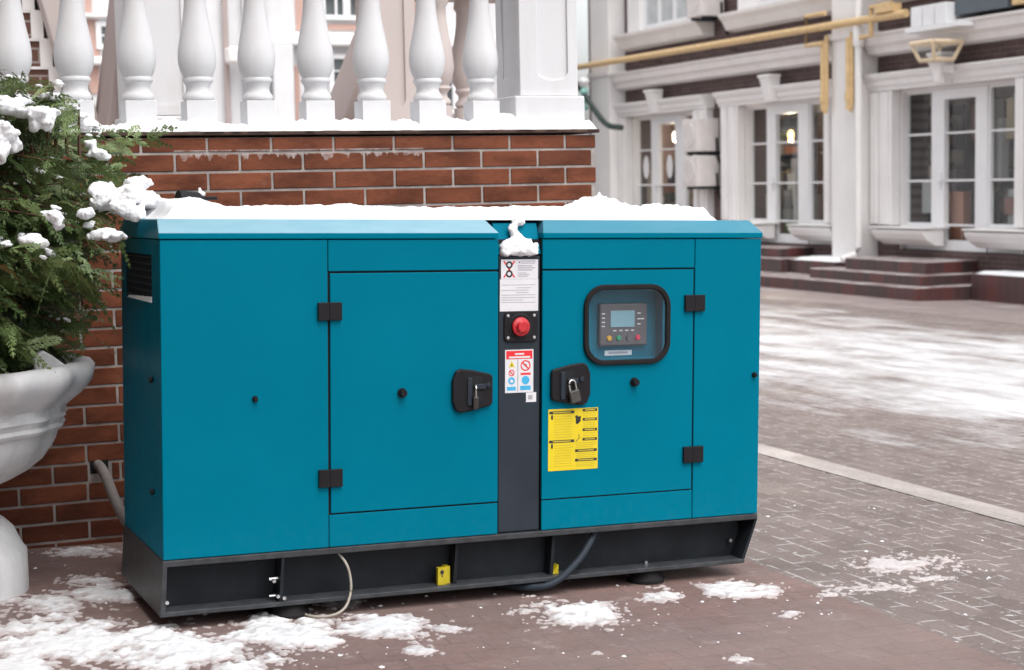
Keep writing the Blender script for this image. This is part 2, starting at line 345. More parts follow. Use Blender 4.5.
# ------------------------------------------------------------------ mesh helpers
OFF = {}
class MB:
    def __init__(s): s.v = []; s.f = []; s.m = []; s.mi = 0
    def mat(s, i): s.mi = i; return s
    def _add(s, v, f):
        o = len(s.v); s.v += [tuple(x) for x in v]; s.f += [tuple(i+o for i in q) for q in f]; s.m += [s.mi]*len(f); return s
    def box(s, x0, x1, y0, y1, z0, z1):
        return s._add([(x0,y0,z0),(x1,y0,z0),(x1,y1,z0),(x0,y1,z0),(x0,y0,z1),(x1,y0,z1),(x1,y1,z1),(x0,y1,z1)],
                      [(3,2,1,0),(4,5,6,7),(0,1,5,4),(1,2,6,5),(2,3,7,6),(3,0,4,7)])
    def hexa(s, b, t):   # 4 bottom + 4 top corners, counter-clockwise from above
        return s._add(list(b)+list(t), [(3,2,1,0),(4,5,6,7),(0,1,5,4),(1,2,6,5),(2,3,7,6),(3,0,4,7)])
    def prism(s, poly, a, b, axis):   # poly extruded along an axis from a to b; axis 'y': poly in (x,z); 'x': poly in (y,z); 'z': poly in (x,y)
        def P(p, t): return {'y': (p[0], t, p[1]), 'x': (t, p[0], p[1]), 'z': (p[0], p[1], t)}[axis]
        n = len(poly); v = [P(p, a) for p in poly]+[P(p, b) for p in poly]
        f = [tuple(range(n-1, -1, -1)), tuple(range(n, 2*n))]+[(i, (i+1) % n, (i+1) % n+n, i+n) for i in range(n)]
        return s._add(v, f)
    def ring(s, outer, inner, a, b):  # flat ring in XZ with matching point counts, depth along y
        n = len(outer); v = [(p[0], a, p[1]) for p in outer]+[(p[0], a, p[1]) for p in inner]+[(p[0], b, p[1]) for p in outer]+[(p[0], b, p[1]) for p in inner]
        f = []
        for i in range(n):
            j = (i+1) % n
            f += [(i, j, n+j, n+i), (2*n+j, 2*n+i, 3*n+i, 3*n+j), (j, i, 2*n+i, 2*n+j), (n+i, n+j, 3*n+j, 3*n+i)]
        return s._add(v, f)
    def lathe(s, prof, c=(0, 0, 0), n=32, axis='z'):
        v = []; f = []; k = len(prof)
        for i in range(n):
            a = 2*math.pi*i/n
            for r, h in prof:
                x, y = r*math.cos(a), r*math.sin(a)
                p = {'z': (x, y, h), 'y': (x, h, y), 'x': (h, x, y)}[axis]
                v.append((c[0]+p[0], c[1]+p[1], c[2]+p[2]))
        for i in range(n):
            j = (i+1) % n
            for q in range(k-1): f.append((i*k+q, j*k+q, j*k+q+1, i*k+q+1))
        if prof[0][0] > 1e-6: f.append(tuple(i*k for i in range(n-1, -1, -1)))
        if prof[-1][0] > 1e-6: f.append(tuple(i*k+k-1 for i in range(n)))
        return s._add(v, f)
    def tube(s, pts, r, n=8, taper=1.0):
        pts = [Vector(p) for p in pts]; v = []; f = []; k = len(pts)
        up = Vector((0, 0, 1))
        for i, p in enumerate(pts):
            d = (pts[min(i+1, k-1)]-pts[max(i-1, 0)]).normalized()
            a = d.cross(up if abs(d.z) < .95 else Vector((1, 0, 0))).normalized(); b = d.cross(a)
            rr = r*(1+(taper-1)*i/(k-1))
            for j in range(n):
                t = 2*math.pi*j/n; v.append(p+a*rr*math.cos(t)+b*rr*math.sin(t))
        for i in range(k-1):
            for j in range(n): f.append((i*n+j, i*n+(j+1) % n, (i+1)*n+(j+1) % n, (i+1)*n+j))
        f += [tuple(range(n-1, -1, -1)), tuple((k-1)*n+j for j in range(n))]
        return s._add(v, f)
    def hose(s, pts, r, n=10, sub=6):
        P = [Vector(p) for p in pts]; P = [P[0]*2-P[1]]+P+[P[-1]*2-P[-2]]; out = []
        for i in range(1, len(P)-2):
            for k in range(sub):
                t = k/sub; a, b, c, d = P[i-1:i+3]
                out.append(.5*((2*b)+(c-a)*t+(2*a-5*b+4*c-d)*t*t+(3*b-a-3*c+d)*t**3))
        out.append(P[-2]); return s.tube(out, r, n)
    def build(s, name, mats, parent=None, bevel=0., smooth=False, seg=2):
        if not isinstance(mats, (list, tuple)): mats = [mats]
        if parent is not None: off = OFF[parent.name]
        else:
            xs, ys, zs = zip(*s.v); off = Vector(((min(xs)+max(xs))/2, (min(ys)+max(ys))/2, min(zs)))
        me = bpy.data.meshes.new(name)
        me.from_pydata([(x-off[0], y-off[1], z-off[2]) for x, y, z in s.v], [], s.f)
        for m in mats: me.materials.append(m)
        me.polygons.foreach_set('material_index', s.m)
        bm = bmesh.new(); bm.from_mesh(me); bmesh.ops.recalc_face_normals(bm, faces=bm.faces); bm.to_mesh(me); bm.free()
        if smooth:
            me.polygons.foreach_set('use_smooth', [True]*len(s.f))
            me.set_sharp_from_angle(angle=R(42))
        me.update()
        o = bpy.data.objects.new(name, me); COL.objects.link(o)
        if parent is not None: o.parent = parent
        else: o.location = off
        OFF[o.name] = off
        if bevel:
            b = o.modifiers.new('bevel', 'BEVEL'); b.width = bevel; b.segments = seg; b.limit_method = 'ANGLE'; b.angle_limit = R(35)
            b.harden_normals = False
        return o

def tag(o, label=None, cat=None, group=None, kind=None):
    if label: o['label'] = label
    if cat: o['category'] = cat
    if group: o['group'] = group
    if kind: o['kind'] = kind
    return o
def thing(name, label, cat, off, group=None, mat=None):
    """Empty at `off`; children are modelled in the coordinates `off` is given in. `mat` puts a tilted machine frame into the world."""
    o = bpy.data.objects.new(name, None); COL.objects.link(o); o.empty_display_size = .1
    off = Vector(off)
    o.matrix_world = (mat @ Matrix.Translation(off)) if mat is not None else Matrix.Translation(off)
    OFF[o.name] = off
    return tag(o, label, cat, group)
def copy_tree(o, parent=None):
    c = o.copy(); COL.objects.link(c); OFF[c.name] = OFF[o.name]
    if parent is not None: c.parent = parent
    for ch in list(o.children): copy_tree(ch, c)
    return c
def in_frame(o, mat):   # a one-mesh thing modelled in machine coordinates
    o.matrix_world = mat @ Matrix.Translation(OFF[o.name]); return o
def rrect(x0, x1, z0, z1, r, n=8):
    p = []
    for cx, cz, a0 in ((x1-r, z0+r, -90), (x1-r, z1-r, 0), (x0+r, z1-r, 90), (x0+r, z0+r, 180)):
        for i in range(n+1):
            a = R(a0+90*i/n); p.append((cx+r*math.cos(a), cz+r*math.sin(a)))
    return p
def gz(x): return .049-.03*max(-20, min(18, x))
def sheet(name, x0, x1, y0, y1, lift, m):
    xs = [x0]+[x for x in (-20, 18) if x0 < x < x1]+[x1]
    mb = MB(); v = []; f = []
    for i, x in enumerate(xs): v += [(x, y0, gz(x)+lift), (x, y1, gz(x)+lift)]
    for i in range(len(xs)-1): f.append((2*i, 2*i+2, 2*i+3, 2*i+1))
    mb._add(v, f); return tag(mb.build(name, m), kind='structure')

# ------------------------------------------------------------------ ground
sheet('ground', -400, 400, -400, 600, -.006, M['earth'])
sheet('red_pavement', -4, 3.165, -6, 6.6, 0, M['red_pave'])
sheet('paved_square', 3.165, 12.7, -8, 60, 0, M['grey_pave'])
sheet('pale_paving_strip', 4.605, 4.80, -8, 60, .004, M['pale_pave'])
sheet('sidewalk', 12.7, 17.0, -8, 60, .0, M['walk'])

# ------------------------------------------------------------------ terrace wall, real bricks
WY = 6.478
def brick_wall():
    t = thing('brick_wall', 'reddish brown brick retaining wall standing behind the teal generator', 'wall', (1., WY, 0))
    mb = MB(); mb.box(-1.34, 3.114, WY+.0045, WY+.34, -.15, 1.604); mb.build('mortar_core', M['mortar'], t)
    mb = MB(); k = -21
    while True:
        z0 = 1.4687+.075*k+.005
        if z0 > 1.59: break
        z1 = min(z0+.065, 1.603)
        odd = (k % 2) != 0
        x = 1.2827+.26*(-12)+(.13 if odd else 0)
        while x < 3.12:
            a, b = max(x+.005, -1.34), min(x+.255, 3.118)
            if b-a > .03 and z1 > -.08:
                j = random.uniform(-.0012, .0012)
                hole = .885 < (a+b)/2 < 1.0 and .29 < (z0+z1)/2 < .37
                if not hole:
                    mb.box(a, b, WY+j, WY+.02, z0, z1)
                else:
                    mb.box(a, .895, WY+j, WY+.02, z0, z1)
                    if b > .99: mb.box(.99, b, WY+j, WY+.02, z0, z1)
            x += .26
        k += 1
    mb.build('brick_face', M['brick'], t, bevel=.0025, seg=1)
    mb = MB(); mb.box(-1.34, 3.135, WY-.012, WY+.36, 1.613, 1.63); mb.build('coping', M['coping'], t, bevel=.004)
    mb = MB(); mb.box(.905, .975, WY+.001, WY+.004, .30, .365); mb.build('wall_opening', M['gap'], t)
    mb = MB(); mb.box(-1.75, -1.35, -8.0, WY-.03, -.2, 16.0); mb.build('unseen_shade_wall', M['stair_brick'], t)  # added wall out of view, there to shade the generator's left end
    return t
brick_wall()
mb = MB(); mb.box(-1.7, 3.08, WY+.345, 14, -.2, 1.6); tag(mb.build('terrace', M['mortar']), kind='structure')

# conduit from the hole in the wall to the machine
mb = MB(); mb.hose([(.935, 6.50, .335), (.937, 6.40, .33), (.94, 6.28, .30), (.948, 6.12, .235), (.965, 5.95, .185), (1.01, 5.78, .17)], .020, 12)
tag(mb.build('flexible_conduit', M['conduit'], smooth=True), 'grey flexible conduit curving out of the hole in the brick wall', 'conduit')

# ------------------------------------------------------------------ balustrade
def balustrade():
    t = thing('white_balustrade', 'white balustrade of turned posts on top of the brick wall', 'balustrade', (1.6, 6.64, 1.63))
    prof = [(.056, 1.757), (.061, 1.762), (.063, 1.770), (.061, 1.780), (.055, 1.787), (.050, 1.795), (.048, 1.808), (.050, 1.820), (.055, 1.828), (.0555, 1.831), (.060, 1.833),
            (.062, 1.840), (.060, 1.848), (.056, 1.851), (.061, 1.860), (.070, 1.880), (.0755, 1.905), (.0770, 1.930), (.0755, 1.957), (.071, 1.985), (.064, 2.02), (.056, 2.06),
            (.049, 2.10), (.0445, 2.14), (.042, 2.18), (.041, 2.23), (.044, 2.26), (.055, 2.27), (.058, 2.28), (.052, 2.29)]
    bx = None
    for i, x in enumerate((.455, .699, .935, 1.178, 1.420, 1.664, 1.912, 2.155, 2.405, 2.650)):
        if bx is None:
            mb = MB(); mb.lathe(prof, (x, 6.64, 0), 40); mb.box(x-.061, x+.061, 6.579, 6.701, 1.62, 1.757); mb.box(x-.058, x+.058, 6.582, 6.698, 2.285, 2.37)
            bx = mb.build('baluster', M['white'], t, smooth=True, bevel=.003); x_0 = x
        else:
            c = bx.copy(); COL.objects.link(c); c.parent = t; c.location = (x-x_0, 0, 0); OFF[c.name] = OFF[t.name]
            c.rotation_euler = (0, 0, 0)
    mb = MB(); mb.box(-1.0, 2.80, 6.55, 6.74, 2.372, 2.45); mb.build('handrail', M['white'], t, bevel=.01)
    # pier with a sunk panel round-ended at the bottom
    mb = MB(); mb.box(2.765, 3.095, 6.53, 6.86, 1.62, 1.775); p = mb.build('pier_plinth', M['white'], t, bevel=.006)
    mb = MB(); x0, x1, y0, y1 = 2.80, 3.075, 6.556, 6.835
    mb.box(x0+.01, x1-.01, y0+.012, y1-.01, 1.776, 2.48)
    def face(P):  # frame with a round-bottomed opening
        a, b, z0, z1, zz = x0, x1, 1.777, 2.48, 1.845
        n = 12; cx = (2.883+3.028)/2; r = (3.028-2.883)/2
        inner = [(cx-r, 2.44)]+[(cx-r*math.cos(math.pi*i/n), zz+.035-.035*math.sin(math.pi*i/n)) for i in range(n+1)]+[(cx+r, 2.44)]
        outer = [(a, z1)]+[(a+(b-a)*i/n, z0) for i in range(n+1)]+[(b, z1)]
        return outer, inner
    o, i = face(None); mb.ring(o, i, y0, y0+.0118)
    # same idea on the left cheek: plain raised stiles and rails
    mb.box(x0, x0+.0098, y0+.0125, y0+.06, 1.777, 2.48); mb.box(x0, x0+.0098, y1-.07, y1-.012, 1.777, 2.48); mb.box(x0, x0+.0098, y0+.0605, y1-.0705, 1.777, 1.86)
    mb.build('pier', M['white'], t, bevel=.002, seg=1)
    mb = MB(); mb.box(2.74, 3.12, 6.50, 6.89, 2.482, 2.56); mb.build('pier_cap', M['white'], t, bevel=.01)
balustrade()

# ------------------------------------------------------------------ what stands on the terrace behind
def turned(x, y, z0, s=1.0):
    return [(r*s, z0+(h-1.757)*s) for r, h in [(.062, 1.66), (.062, 1.755), (.046, 1.757), (.057, 1.768), (.056, 1.782), (.040, 1.80), (.040, 1.82), (.057, 1.84), (.050, 1.855),
            (.066, 1.885), (.0765, 1.945), (.068, 2.035), (.054, 2.105), (.043, 2.18), (.041, 2.24), (.055, 2.26), (.05, 2.3)]]
t = thing('rear_balustrade', 'balusters coloured beige for shade behind the right end of the white balustrade', 'balustrade', (3.2, 8.3, 1.6))
for x, y in ((2.98, 8.05), (3.225, 8.3), (3.40, 8.55)):
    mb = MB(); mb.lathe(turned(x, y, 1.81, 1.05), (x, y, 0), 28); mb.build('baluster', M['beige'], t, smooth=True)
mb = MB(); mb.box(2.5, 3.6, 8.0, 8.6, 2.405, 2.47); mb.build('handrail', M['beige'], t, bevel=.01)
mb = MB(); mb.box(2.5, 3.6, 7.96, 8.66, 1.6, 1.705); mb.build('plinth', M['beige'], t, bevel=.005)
t = thing('stone_newel', 'newel post, coloured beige for shade, with sunk panel behind the middle balusters', 'post', (2.71, 8.2, 1.6))
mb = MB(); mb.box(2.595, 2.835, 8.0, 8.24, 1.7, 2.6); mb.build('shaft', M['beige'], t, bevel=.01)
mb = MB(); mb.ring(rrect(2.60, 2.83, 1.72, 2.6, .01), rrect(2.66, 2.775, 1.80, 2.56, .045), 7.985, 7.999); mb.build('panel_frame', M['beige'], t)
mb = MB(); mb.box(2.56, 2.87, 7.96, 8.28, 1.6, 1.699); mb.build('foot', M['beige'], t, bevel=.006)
t = thing('white_pillar', 'white pillar with a long sunk panel behind the left balusters', 'pillar', (1.69, 8.7, 1.6))
mb = MB(); mb.box(1.48, 1.835, 8.6, 8.95, 1.6, 3.2); mb.build('shaft', M['white'], t, bevel=.008)
mb = MB(); mb.ring(rrect(1.49, 1.825, 1.79, 3.1, .01), rrect(1.525, 1.76, 1.84, 3.0, .04), 8.585, 8.599); mb.build('panel_frame', M['white'], t)
mb = MB(); mb.box(1.46, 1.855, 8.57, 8.97, 1.6, 1.785); mb.build('foot', M['white'], t, bevel=.01)
def beam(name, p0, p1, wdt, dep, m, label, cat='stair beam'):
    (xa, za), (xb, zb), y = p0, p1, dep
    mb = MB(); mb.prism([(xa-wdt/2, za), (xa+wdt/2, za), (xb+wdt/2, zb), (xb-wdt/2, zb)], y, y+.5, 'y')
    return tag(mb.build(name, m, bevel=.01), label, cat)
beam('stair_string', (1.435, 1.6), (1.60, 2.6), .075, 8.99, M['pinkish'], 'sloping stair string, greyed for shade, rising steeply beside the white pillar')
beam('stair_string', (2.70, 1.6), (3.15, 2.62), .07, 9.0, M['pinkish'], 'sloping stair string, greyed for shade, behind the newel post')
t = thing('brick_stair', 'brick staircase with white treads at far left behind the balusters', 'stairs', (.9, 9.6, 1.6))
mb = MB(); mw = MB()
for i in range(8):
    x1 = 1.31-.042*i; z1 = 1.79+.155*i
    mb.box(-1.2, x1-.03, 9.5+.002*i, 10.6, z1-.155 if i else 1.58, z1-.001)
    mw.box(x1-.03, x1+.035, 9.485, 10.6, z1-.155 if i else 1.58, z1); mw.box(-1.2, x1-.031, 9.488, 9.51, z1-.014, z1)
mb.build('brick_side', M['stair_brick'], t); mw.build('white_edge', M['facade2'], t)
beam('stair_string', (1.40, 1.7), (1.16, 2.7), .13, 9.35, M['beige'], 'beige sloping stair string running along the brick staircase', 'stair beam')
t = thing('gate_post', 'low brick post capped with snow seen between left balusters', 'post', (1.46, 10.5, 1.6))
mb = MB(); mb.box(1.33, 1.50, 10.4, 10.6, 1.6, 1.99); mb.build('shaft', M['stair_brick'], t)
mb = MB(); mb.box(1.30, 1.53, 10.37, 10.63, 1.992, 2.03); mb.build('cap', M['white'], t, bevel=.01)

# ------------------------------------------------------------------ pale house far behind the balustrade
def far_house():
    Y = 31.0
    t = thing('pale_house', 'white and salmon house far behind the white balusters', 'house', (9, Y, -.3))
    mb = MB(); mb.box(1.0, 13.6, Y, Y+8, -.4, 9); mb.build('wall', M['white'], t)
    mb = MB()
    for x0, x1, z0, z1 in ((4.62, 4.83, 3.86, 4.55), (4.62, 4.80, 3.2, 3.70), (4.60, 4.72, 4.62, 5.6), (8.56, 8.82, 4.42, 6.2), (9.2, 9.95, 4.44, 4.55), (9.98, 11.2, 4.44, 6.2), (8.50, 8.6, 2.6, 3.75), (6.0, 6.5, 4.7, 6), (9.9, 13.5, -.3, .15), (11.1, 11.45, .2, 3.8)):  # last two panels are unseen, added for the shop glass to reflect
        mb = MB(); mb.box(x0, x1, Y-.03, Y-.001, z0, z1); mb.build('salmon_panel', M['salmon'], t)
    mb = MB(); mb.box(7.98, 13.4, Y-.28, Y-.035, 4.12, 4.36); mb.box(4.45, 5.3, Y-.25, Y-.035, 3.72, 3.86); mb.box(4.45, 5.3, Y-.2, Y-.035, 4.57, 4.64); mb.build('cornice', M['facade2'], t, bevel=.03)
    mb = MB(); mb.box(8.02, 8.42, Y-.3, Y-.04, -.3, 4.115); mb.box(7.5, 7.95, Y-.2, Y-.04, -.3, 7); mb.build('pilaster', M['white'], t, bevel=.02)
    for x0, x1, z0, z1, nx, nz in ((4.86, 5.10, 4.10, 4.42, 1, 2), (9.14, 10.0, 4.72, 5.7, 4, 3), (9.27, 9.64, 2.95, 3.88, 1, 4), (10.3, 11.0, .2, 1.6, 2, 3), (10.4, 10.9, 2.0, 3.4, 2, 3), (11.6, 12.5, -.2, 2.3, 2, 4), (12.8, 13.3, .7, 2.9, 1, 3), (11.5, 12.4, 2.9, 3.8, 3, 2)):  # low right-hand windows are unseen, added as dark reflections for the shop glass
        mb = MB(); mb.ring(rrect(x0-.09, x1+.09, z0-.09, z1+.09, .005, 1), rrect(x0, x1, z0, z1, .004, 1), Y-.10, Y-.032)
        for i in range(1, nx):
            x = x0+(x1-x0)*i/nx; hw = .07 if i == nx//2 else .02
            mb.box(x-hw, x+hw, Y-.095, Y-.04, z0, z1)
        for i in range(1, nz): mb.box(x0, x1, Y-.09, Y-.045, z0+(z1-z0)*i/nz-.012, z0+(z1-z0)*i/nz+.012)
        f = mb.build('window', M['pvc'], t)
        mb = MB(); mb.box(x0, x1, Y-.03, Y-.012, z0, z1); mb.build('pane', M['lcd_dark'], f)
    mb = MB(); mb.tube([(7.16, Y-.12, 7), (7.16, Y-.12, 2)], .055); mb.build('drainpipe', M['pinkish'], t, smooth=True)
    mb = MB(); mb.box(7.1, 7.5, Y-.6, Y-.21, 3.75, 4.05); mb.build('pipe_bracket', M['facade'], t, bevel=.05)
M['lcd_dark'] = plain('far_window_pane', (.10, .115, .12), .15, .1, 2)
far_house()

# ------------------------------------------------------------------ town house on the right
XF = 15.75
def house():
    t = thing('brick_townhouse', 'brown brick townhouse with cream pilasters and shop doors across the square', 'house', (17, 24, -.4))
    BAYS = [dict(o=(18.72, 21.62), s=(18.16, 22.19), d=(19.61, 20.83), g=(19.88, 20.61), l=(20.96, 21.585), r=(18.80, 19.565)),
            dict(o=(23.51, 26.35), s=(23.01, 26.95), d=(24.36, 25.67), g=(24.69, 25.42), l=(25.77, 26.31), r=(23.60, 24.32)),
            dict(o=(28.00, 30.92), s=(27.50, 31.19), d=(28.85, 30.18), g=(29.19, 29.91), l=(30.28, 30.88), r=(28.10, 28.80))]
    # brick wall with door openings left out (opening half width 1.45, z .2 .. 2.74)
    mb = MB(); edges = [10.0]
    for q in BAYS: edges += [q['o'][0], q['o'][1]]
    edges += [33.0]
    for i in range(0, len(edges), 2): mb.box(XF, 16.3, edges[i], edges[i+1], -.6, 2.74)
    for q in BAYS: mb.box(XF, 16.3, q['o'][0], q['o'][1], -.6, .235)
    mb.box(XF, 16.3, 10, 33, 2.7401, 9); mb.box(16.3, 22, 32.9, 33, -.6, 9); mb.box(16.3, 22, 10, 10.1, -.6, 9)
    mb.build('wall', M['brown_brick'], t)
    mb = MB(); mb.box(15.2, 22.2, 9.9, 33.1, 9.001, 9.3); mb.build('roof', M['facade'], t)
    # rooms behind the shop fronts
    mb = MB(); mb.box(18.6, 18.7, 10.2, 32.8, -.2, 3.2); mb.box(16.31, 18.6, 10.2, 32.8, .15, .2); mb.box(16.31, 18.6, 10.2, 32.8, 3.0, 3.1)
    mb.build('room', M['room'], t)
    # pilasters
    for y0, y1 in ((22.2, 22.95), (31.2, 32.1), (17.2, 18.0)):
        mb = MB(); mb.box(15.36, XF-.0025, y0, y1, -.5, 9); mb.box(15.30, XF-.003, y0-.05, y1+.05, 3.62, 3.72); mb.build('pilaster', M['facade2'], t, bevel=.012)
    # cornice band between storeys
    mb = MB()
    for y0, y1 in ((10, 17.15), (18.05, 22.145), (23.005, 31.145)):
        mb.prism([(15.62, 3.27), (15.5, 3.30), (15.47, 3.42), (15.40, 3.47), (15.38, 3.58), (15.33, 3.62), (XF-.003, 3.66), (XF-.003, 3.27)], y0, y1, 'y') if False else None
        n = [(15.62, 3.30), (15.50, 3.33), (15.47, 3.42), (15.40, 3.47), (15.38, 3.57), (15.33, 3.61), (15.33, 3.64), (XF-.003, 3.66), (XF-.003, 3.30)]
        v = [(x, y0, z) for x, z in n]+[(x, y1, z) for x, z in n]; k = len(n)
        mb._add(v, [tuple(range(k)), tuple(range(2*k-1, k-1, -1))]+[(i, i+k, (i+1) % k+k, (i+1) % k) for i in range(k)])
    mb.build('cornice', M['facade'], t)
    def xz_prism(mb, poly, y0, y1):
        v = [(x, y0, z) for x, z in poly]+[(x, y1, z) for x, z in poly]; k = len(poly)
        mb._add(v, [tuple(range(k)), tuple(range(2*k-1, k-1, -1))]+[(i, i+k, (i+1) % k+k, (i+1) % k) for i in range(k)])
    def yz_ring(mb, o, i, x0, x1):
        n = len(o); v = [(x0, p[0], p[1]) for p in o]+[(x0, p[0], p[1]) for p in i]+[(x1, p[0], p[1]) for p in o]+[(x1, p[0], p[1]) for p in i]; f = []
        for q in range(n):
            j = (q+1) % n; f += [(q, j, n+j, n+q), (2*n+j, 2*n+q, 3*n+q, 3*n+j), (j, q, 2*n+q, 2*n+j), (n+q, n+j, 3*n+j, 3*n+q)]
        mb._add(v, f)
    rect = lambda a, b, c_, d: [(a, c_), (b, c_), (b, d), (a, d)]
    for q in BAYS:
        o0, o1 = q['o']; s0, s1 = q['s']; c = (s0+s1)/2
        mb = MB()
        for a, b, e in ((s0, o0, 1), (o1, s1, -1)):
            mb.box(15.58, XF-.002, a, b, .62, 2.74)
            w_ = b-a
            mb.box(15.545, 15.579, a+w_*.12, a+w_*.42, .64, 2.72); mb.box(15.53, 15.579, a+w_*.58, a+w_*.88, .64, 2.72)
        mb.box(XF-.0015, 15.93, o0+.001, o0+.03, .24, 2.735); mb.box(XF-.0015, 15.93, o1-.03, o1-.001, .24, 2.735)
        xz_prism(mb, [(15.56, 2.741), (15.55, 2.80), (15.51, 2.82), (15.50, 2.90), (15.45, 2.93), (15.44, 2.96), (15.42, 2.98), (15.42, 3.01), (XF-.002, 3.03), (XF-.002, 2.741)], s0-.05, s1+.05)
        mb.box(XF-.001, 15.93, o0+.031, o1-.031, 2.70, 2.7399)
        sr = mb.build('door_surround', M['facade2'], t, bevel=.006, seg=1)
        mb = MB(); ky = c
        mb.hexa([(15.40, ky-.10, 2.74), (15.56, ky-.10, 2.74), (15.56, ky+.10, 2.74), (15.40, ky+.10, 2.74)], [(15.30, ky-.15, 3.16), (15.56, ky-.15, 3.16), (15.56, ky+.15, 3.16), (15.30, ky+.15, 3.16)])
        mb.box(15.28, 15.56, ky-.17, ky+.17, 3.161, 3.21); mb.build('keystone', M['facade2'], sr, bevel=.01)
        d0, d1 = q['d']; g0, g1 = q['g']
        for (pa, pb), a, b in ((q['r'], o0+.031, d0-.001), (q['l'], d1+.001, o1-.031)):
            mb = MB(); yz_ring(mb, rect(a, b, .24, 2.699), rect(pa, pb, .66, 2.66), 15.85, 15.92)
            mb.box(15.87, 15.91, pa, pb, .5, .659)
            for z in (1.31, 2.03): mb.box(15.862, 15.90, pa, pb, z-.016, z+.016)
            wd = mb.build('side_window', M['pvc'], t, bevel=.004, seg=1)
            mb = MB(); mb.box(15.901, 15.907, pa, pb, .66, 2.66); mb.build('pane', M['glass'], wd)
        mb = MB(); yz_ring(mb, rect(d0, d1, .24, 2.698), rect(g0, g1, .40, 2.54), 15.82, 15.92)
        for z in (.63, 1.31, 2.03): mb.box(15.84, 15.90, g0, g1, z-.016, z+.016)
        dr = mb.build('door', M['pvc'], t, bevel=.006, seg=1)
        mb = MB(); mb.box(15.901, 15.907, g0, g1, .40, 2.54); mb.build('pane', M['glass'], dr)
        mb = MB(); mb.box(15.785, 15.819, g1+.05, g1+.10, 1.18, 1.44); mb.box(15.75, 15.784, g1-.02, g1+.10, 1.30, 1.335); mb.build('handle', M['pvc'], dr, bevel=.004)
        for a, b in ((s0+.02, d0-.08), (max(q['l'][0]-.45, d1-.33), s1-.35)):
            mb = MB(); xz_prism(mb, [(15.60, .32), (15.42, .42), (15.36, .50), (15.34, .56), (XF-.002, .58), (XF-.002, .32)], a, b)
            mb.box(15.33, 15.84, a-.03, b+.03, .581, .605)
            mb.build('sill', M['facade2'], t, bevel=.004, seg=1)
    # upper floor windows
    for c, hw in ((29.2, 1.75), (24.75, 1.85), (20.0, 1.9)):
        mb = MB(); xz_prism(mb, [(15.62, 4.10), (15.50, 4.13), (15.42, 4.28), (15.34, 4.36), (15.33, 4.42), (XF-.002, 4.46), (XF-.002, 4.10)], c-hw, c+hw)
        sl = mb.build('sill', M['facade'], t)
        mb = MB()
        for s in (-1, 1):
            a, b = sorted((c+s*1.0, c+s*1.55)); mb.box(15.58, XF-.002, a, b, 4.461, 7)
        mb.box(15.6, XF-.004, c-.999, c+.999, 6.6, 7.0); mb.build('window_surround', M['facade2'], t)
        mb = MB()
        mb.box(15.66, 15.74, c-.999, c+.999, 4.461, 4.56)
        for y in (-.96, -.32, .32, .96): mb.box(15.66, 15.738, c+y-.04, c+y+.04, 4.561, 6.6)
        f = mb.build('window', M['pvc'], t)
        mb = MB(); mb.box(15.70, 15.745, c-.92, c+.92, 4.561, 6.6); mb.build('pane', M['lcd_pale'], f)
M['lcd_pale'] = plain('curtained_pane', (.50, .52, .52), .15, .15, 3)
house()

# steps and ledges in front of the shop doors
def slab(mb, x0, y0, y1, z, x1=XF-.004, zb=-.6): mb.box(x0, x1, y0, y1, zb, z)
t = thing('entrance_steps', 'dark red tiled steps below the right shop door, with near corner showing', 'steps', (15, 20.5, -.4))
mb = MB(); slab(mb, 14.2, 19.12, 26.6, -.195); mb.build('lower_step', M['tile'], t, bevel=.008, seg=1)
mb = MB(); slab(mb, 14.5, 19.42, 22.3, -.045, zb=-.194); mb.build('middle_step', M['tile'], t, bevel=.008, seg=1)
mb = MB(); slab(mb, 14.8, 19.70, 21.75, .13, zb=-.044); mb.build('landing', M['tile'], t, bevel=.008, seg=1)
t = thing('entrance_steps', 'tiled steps below the middle shop door, partly hidden by the generator', 'steps', (15, 25, -.2))
mb = MB(); slab(mb, 14.85, 23.7, 27, .04, zb=-.193); mb.build('middle_step', M['tile'], t, bevel=.008, seg=1)
mb = MB(); slab(mb, 15.1, 24.1, 27, .20, zb=.041); mb.build('landing', M['tile'], t, bevel=.008, seg=1)
mb = MB(); slab(mb, 15.15, 12, 19.10, -.02); tag(mb.build('tiled_ledge', M['tile'], bevel=.01), 'dark red tiled ledge at right of the steps, topped with snow', 'ledge')
mb = MB(); slab(mb, 15.0, 22.32, 23.68, .03, zb=-.193); tag(mb.build('tiled_ledge', M['tile'], bevel=.01), 'small tiled ledge between the two flights of steps', 'ledge')

# gas pipe
t = thing('gas_pipe', 'yellow gas pipe running along the townhouse front above the shop doors', 'pipe', (15.25, 26, 2.5))
mb = MB(); mb.tube([(15.22, 32.6, 3.88), (15.22, 20.75, 3.84)], .064, 12)
mb.build('main_pipe', M['brass'], t, smooth=True)
for y in (29.5, 26.6): mb = MB(); mb.box(15.20, XF-.01, y-.018, y+.018, 3.775, 3.80); mb.build('pipe_bracket', M['coping'], t)
for y, h in ((23.02, 0), (22.30, .0)):
    mb = MB(); mb.tube([(15.25, y, 3.62), (15.25, y, 2.56), (15.25, y, 2.48)], .052, 10); mb.tube([(15.25, y-.09, 3.7), (15.25, y-.09, 2.6), (15.25, y-.04, 2.44)], .034, 8); mb.lathe([(.06, 2.62), (.07, 2.68), (.06, 2.74)], (15.25, y, 0), 12)
    mb.build('drop_pipe', M['brass'], t, smooth=True)
mb = MB(); mb.tube([(15.2, 22.9, 4.06), (15.2, 23.45, 4.06), (15.2, 23.45, 3.58), (15.2, 22.98, 3.58)], .042, 8); mb.build('bypass_loop', M['brass'], t, smooth=True)
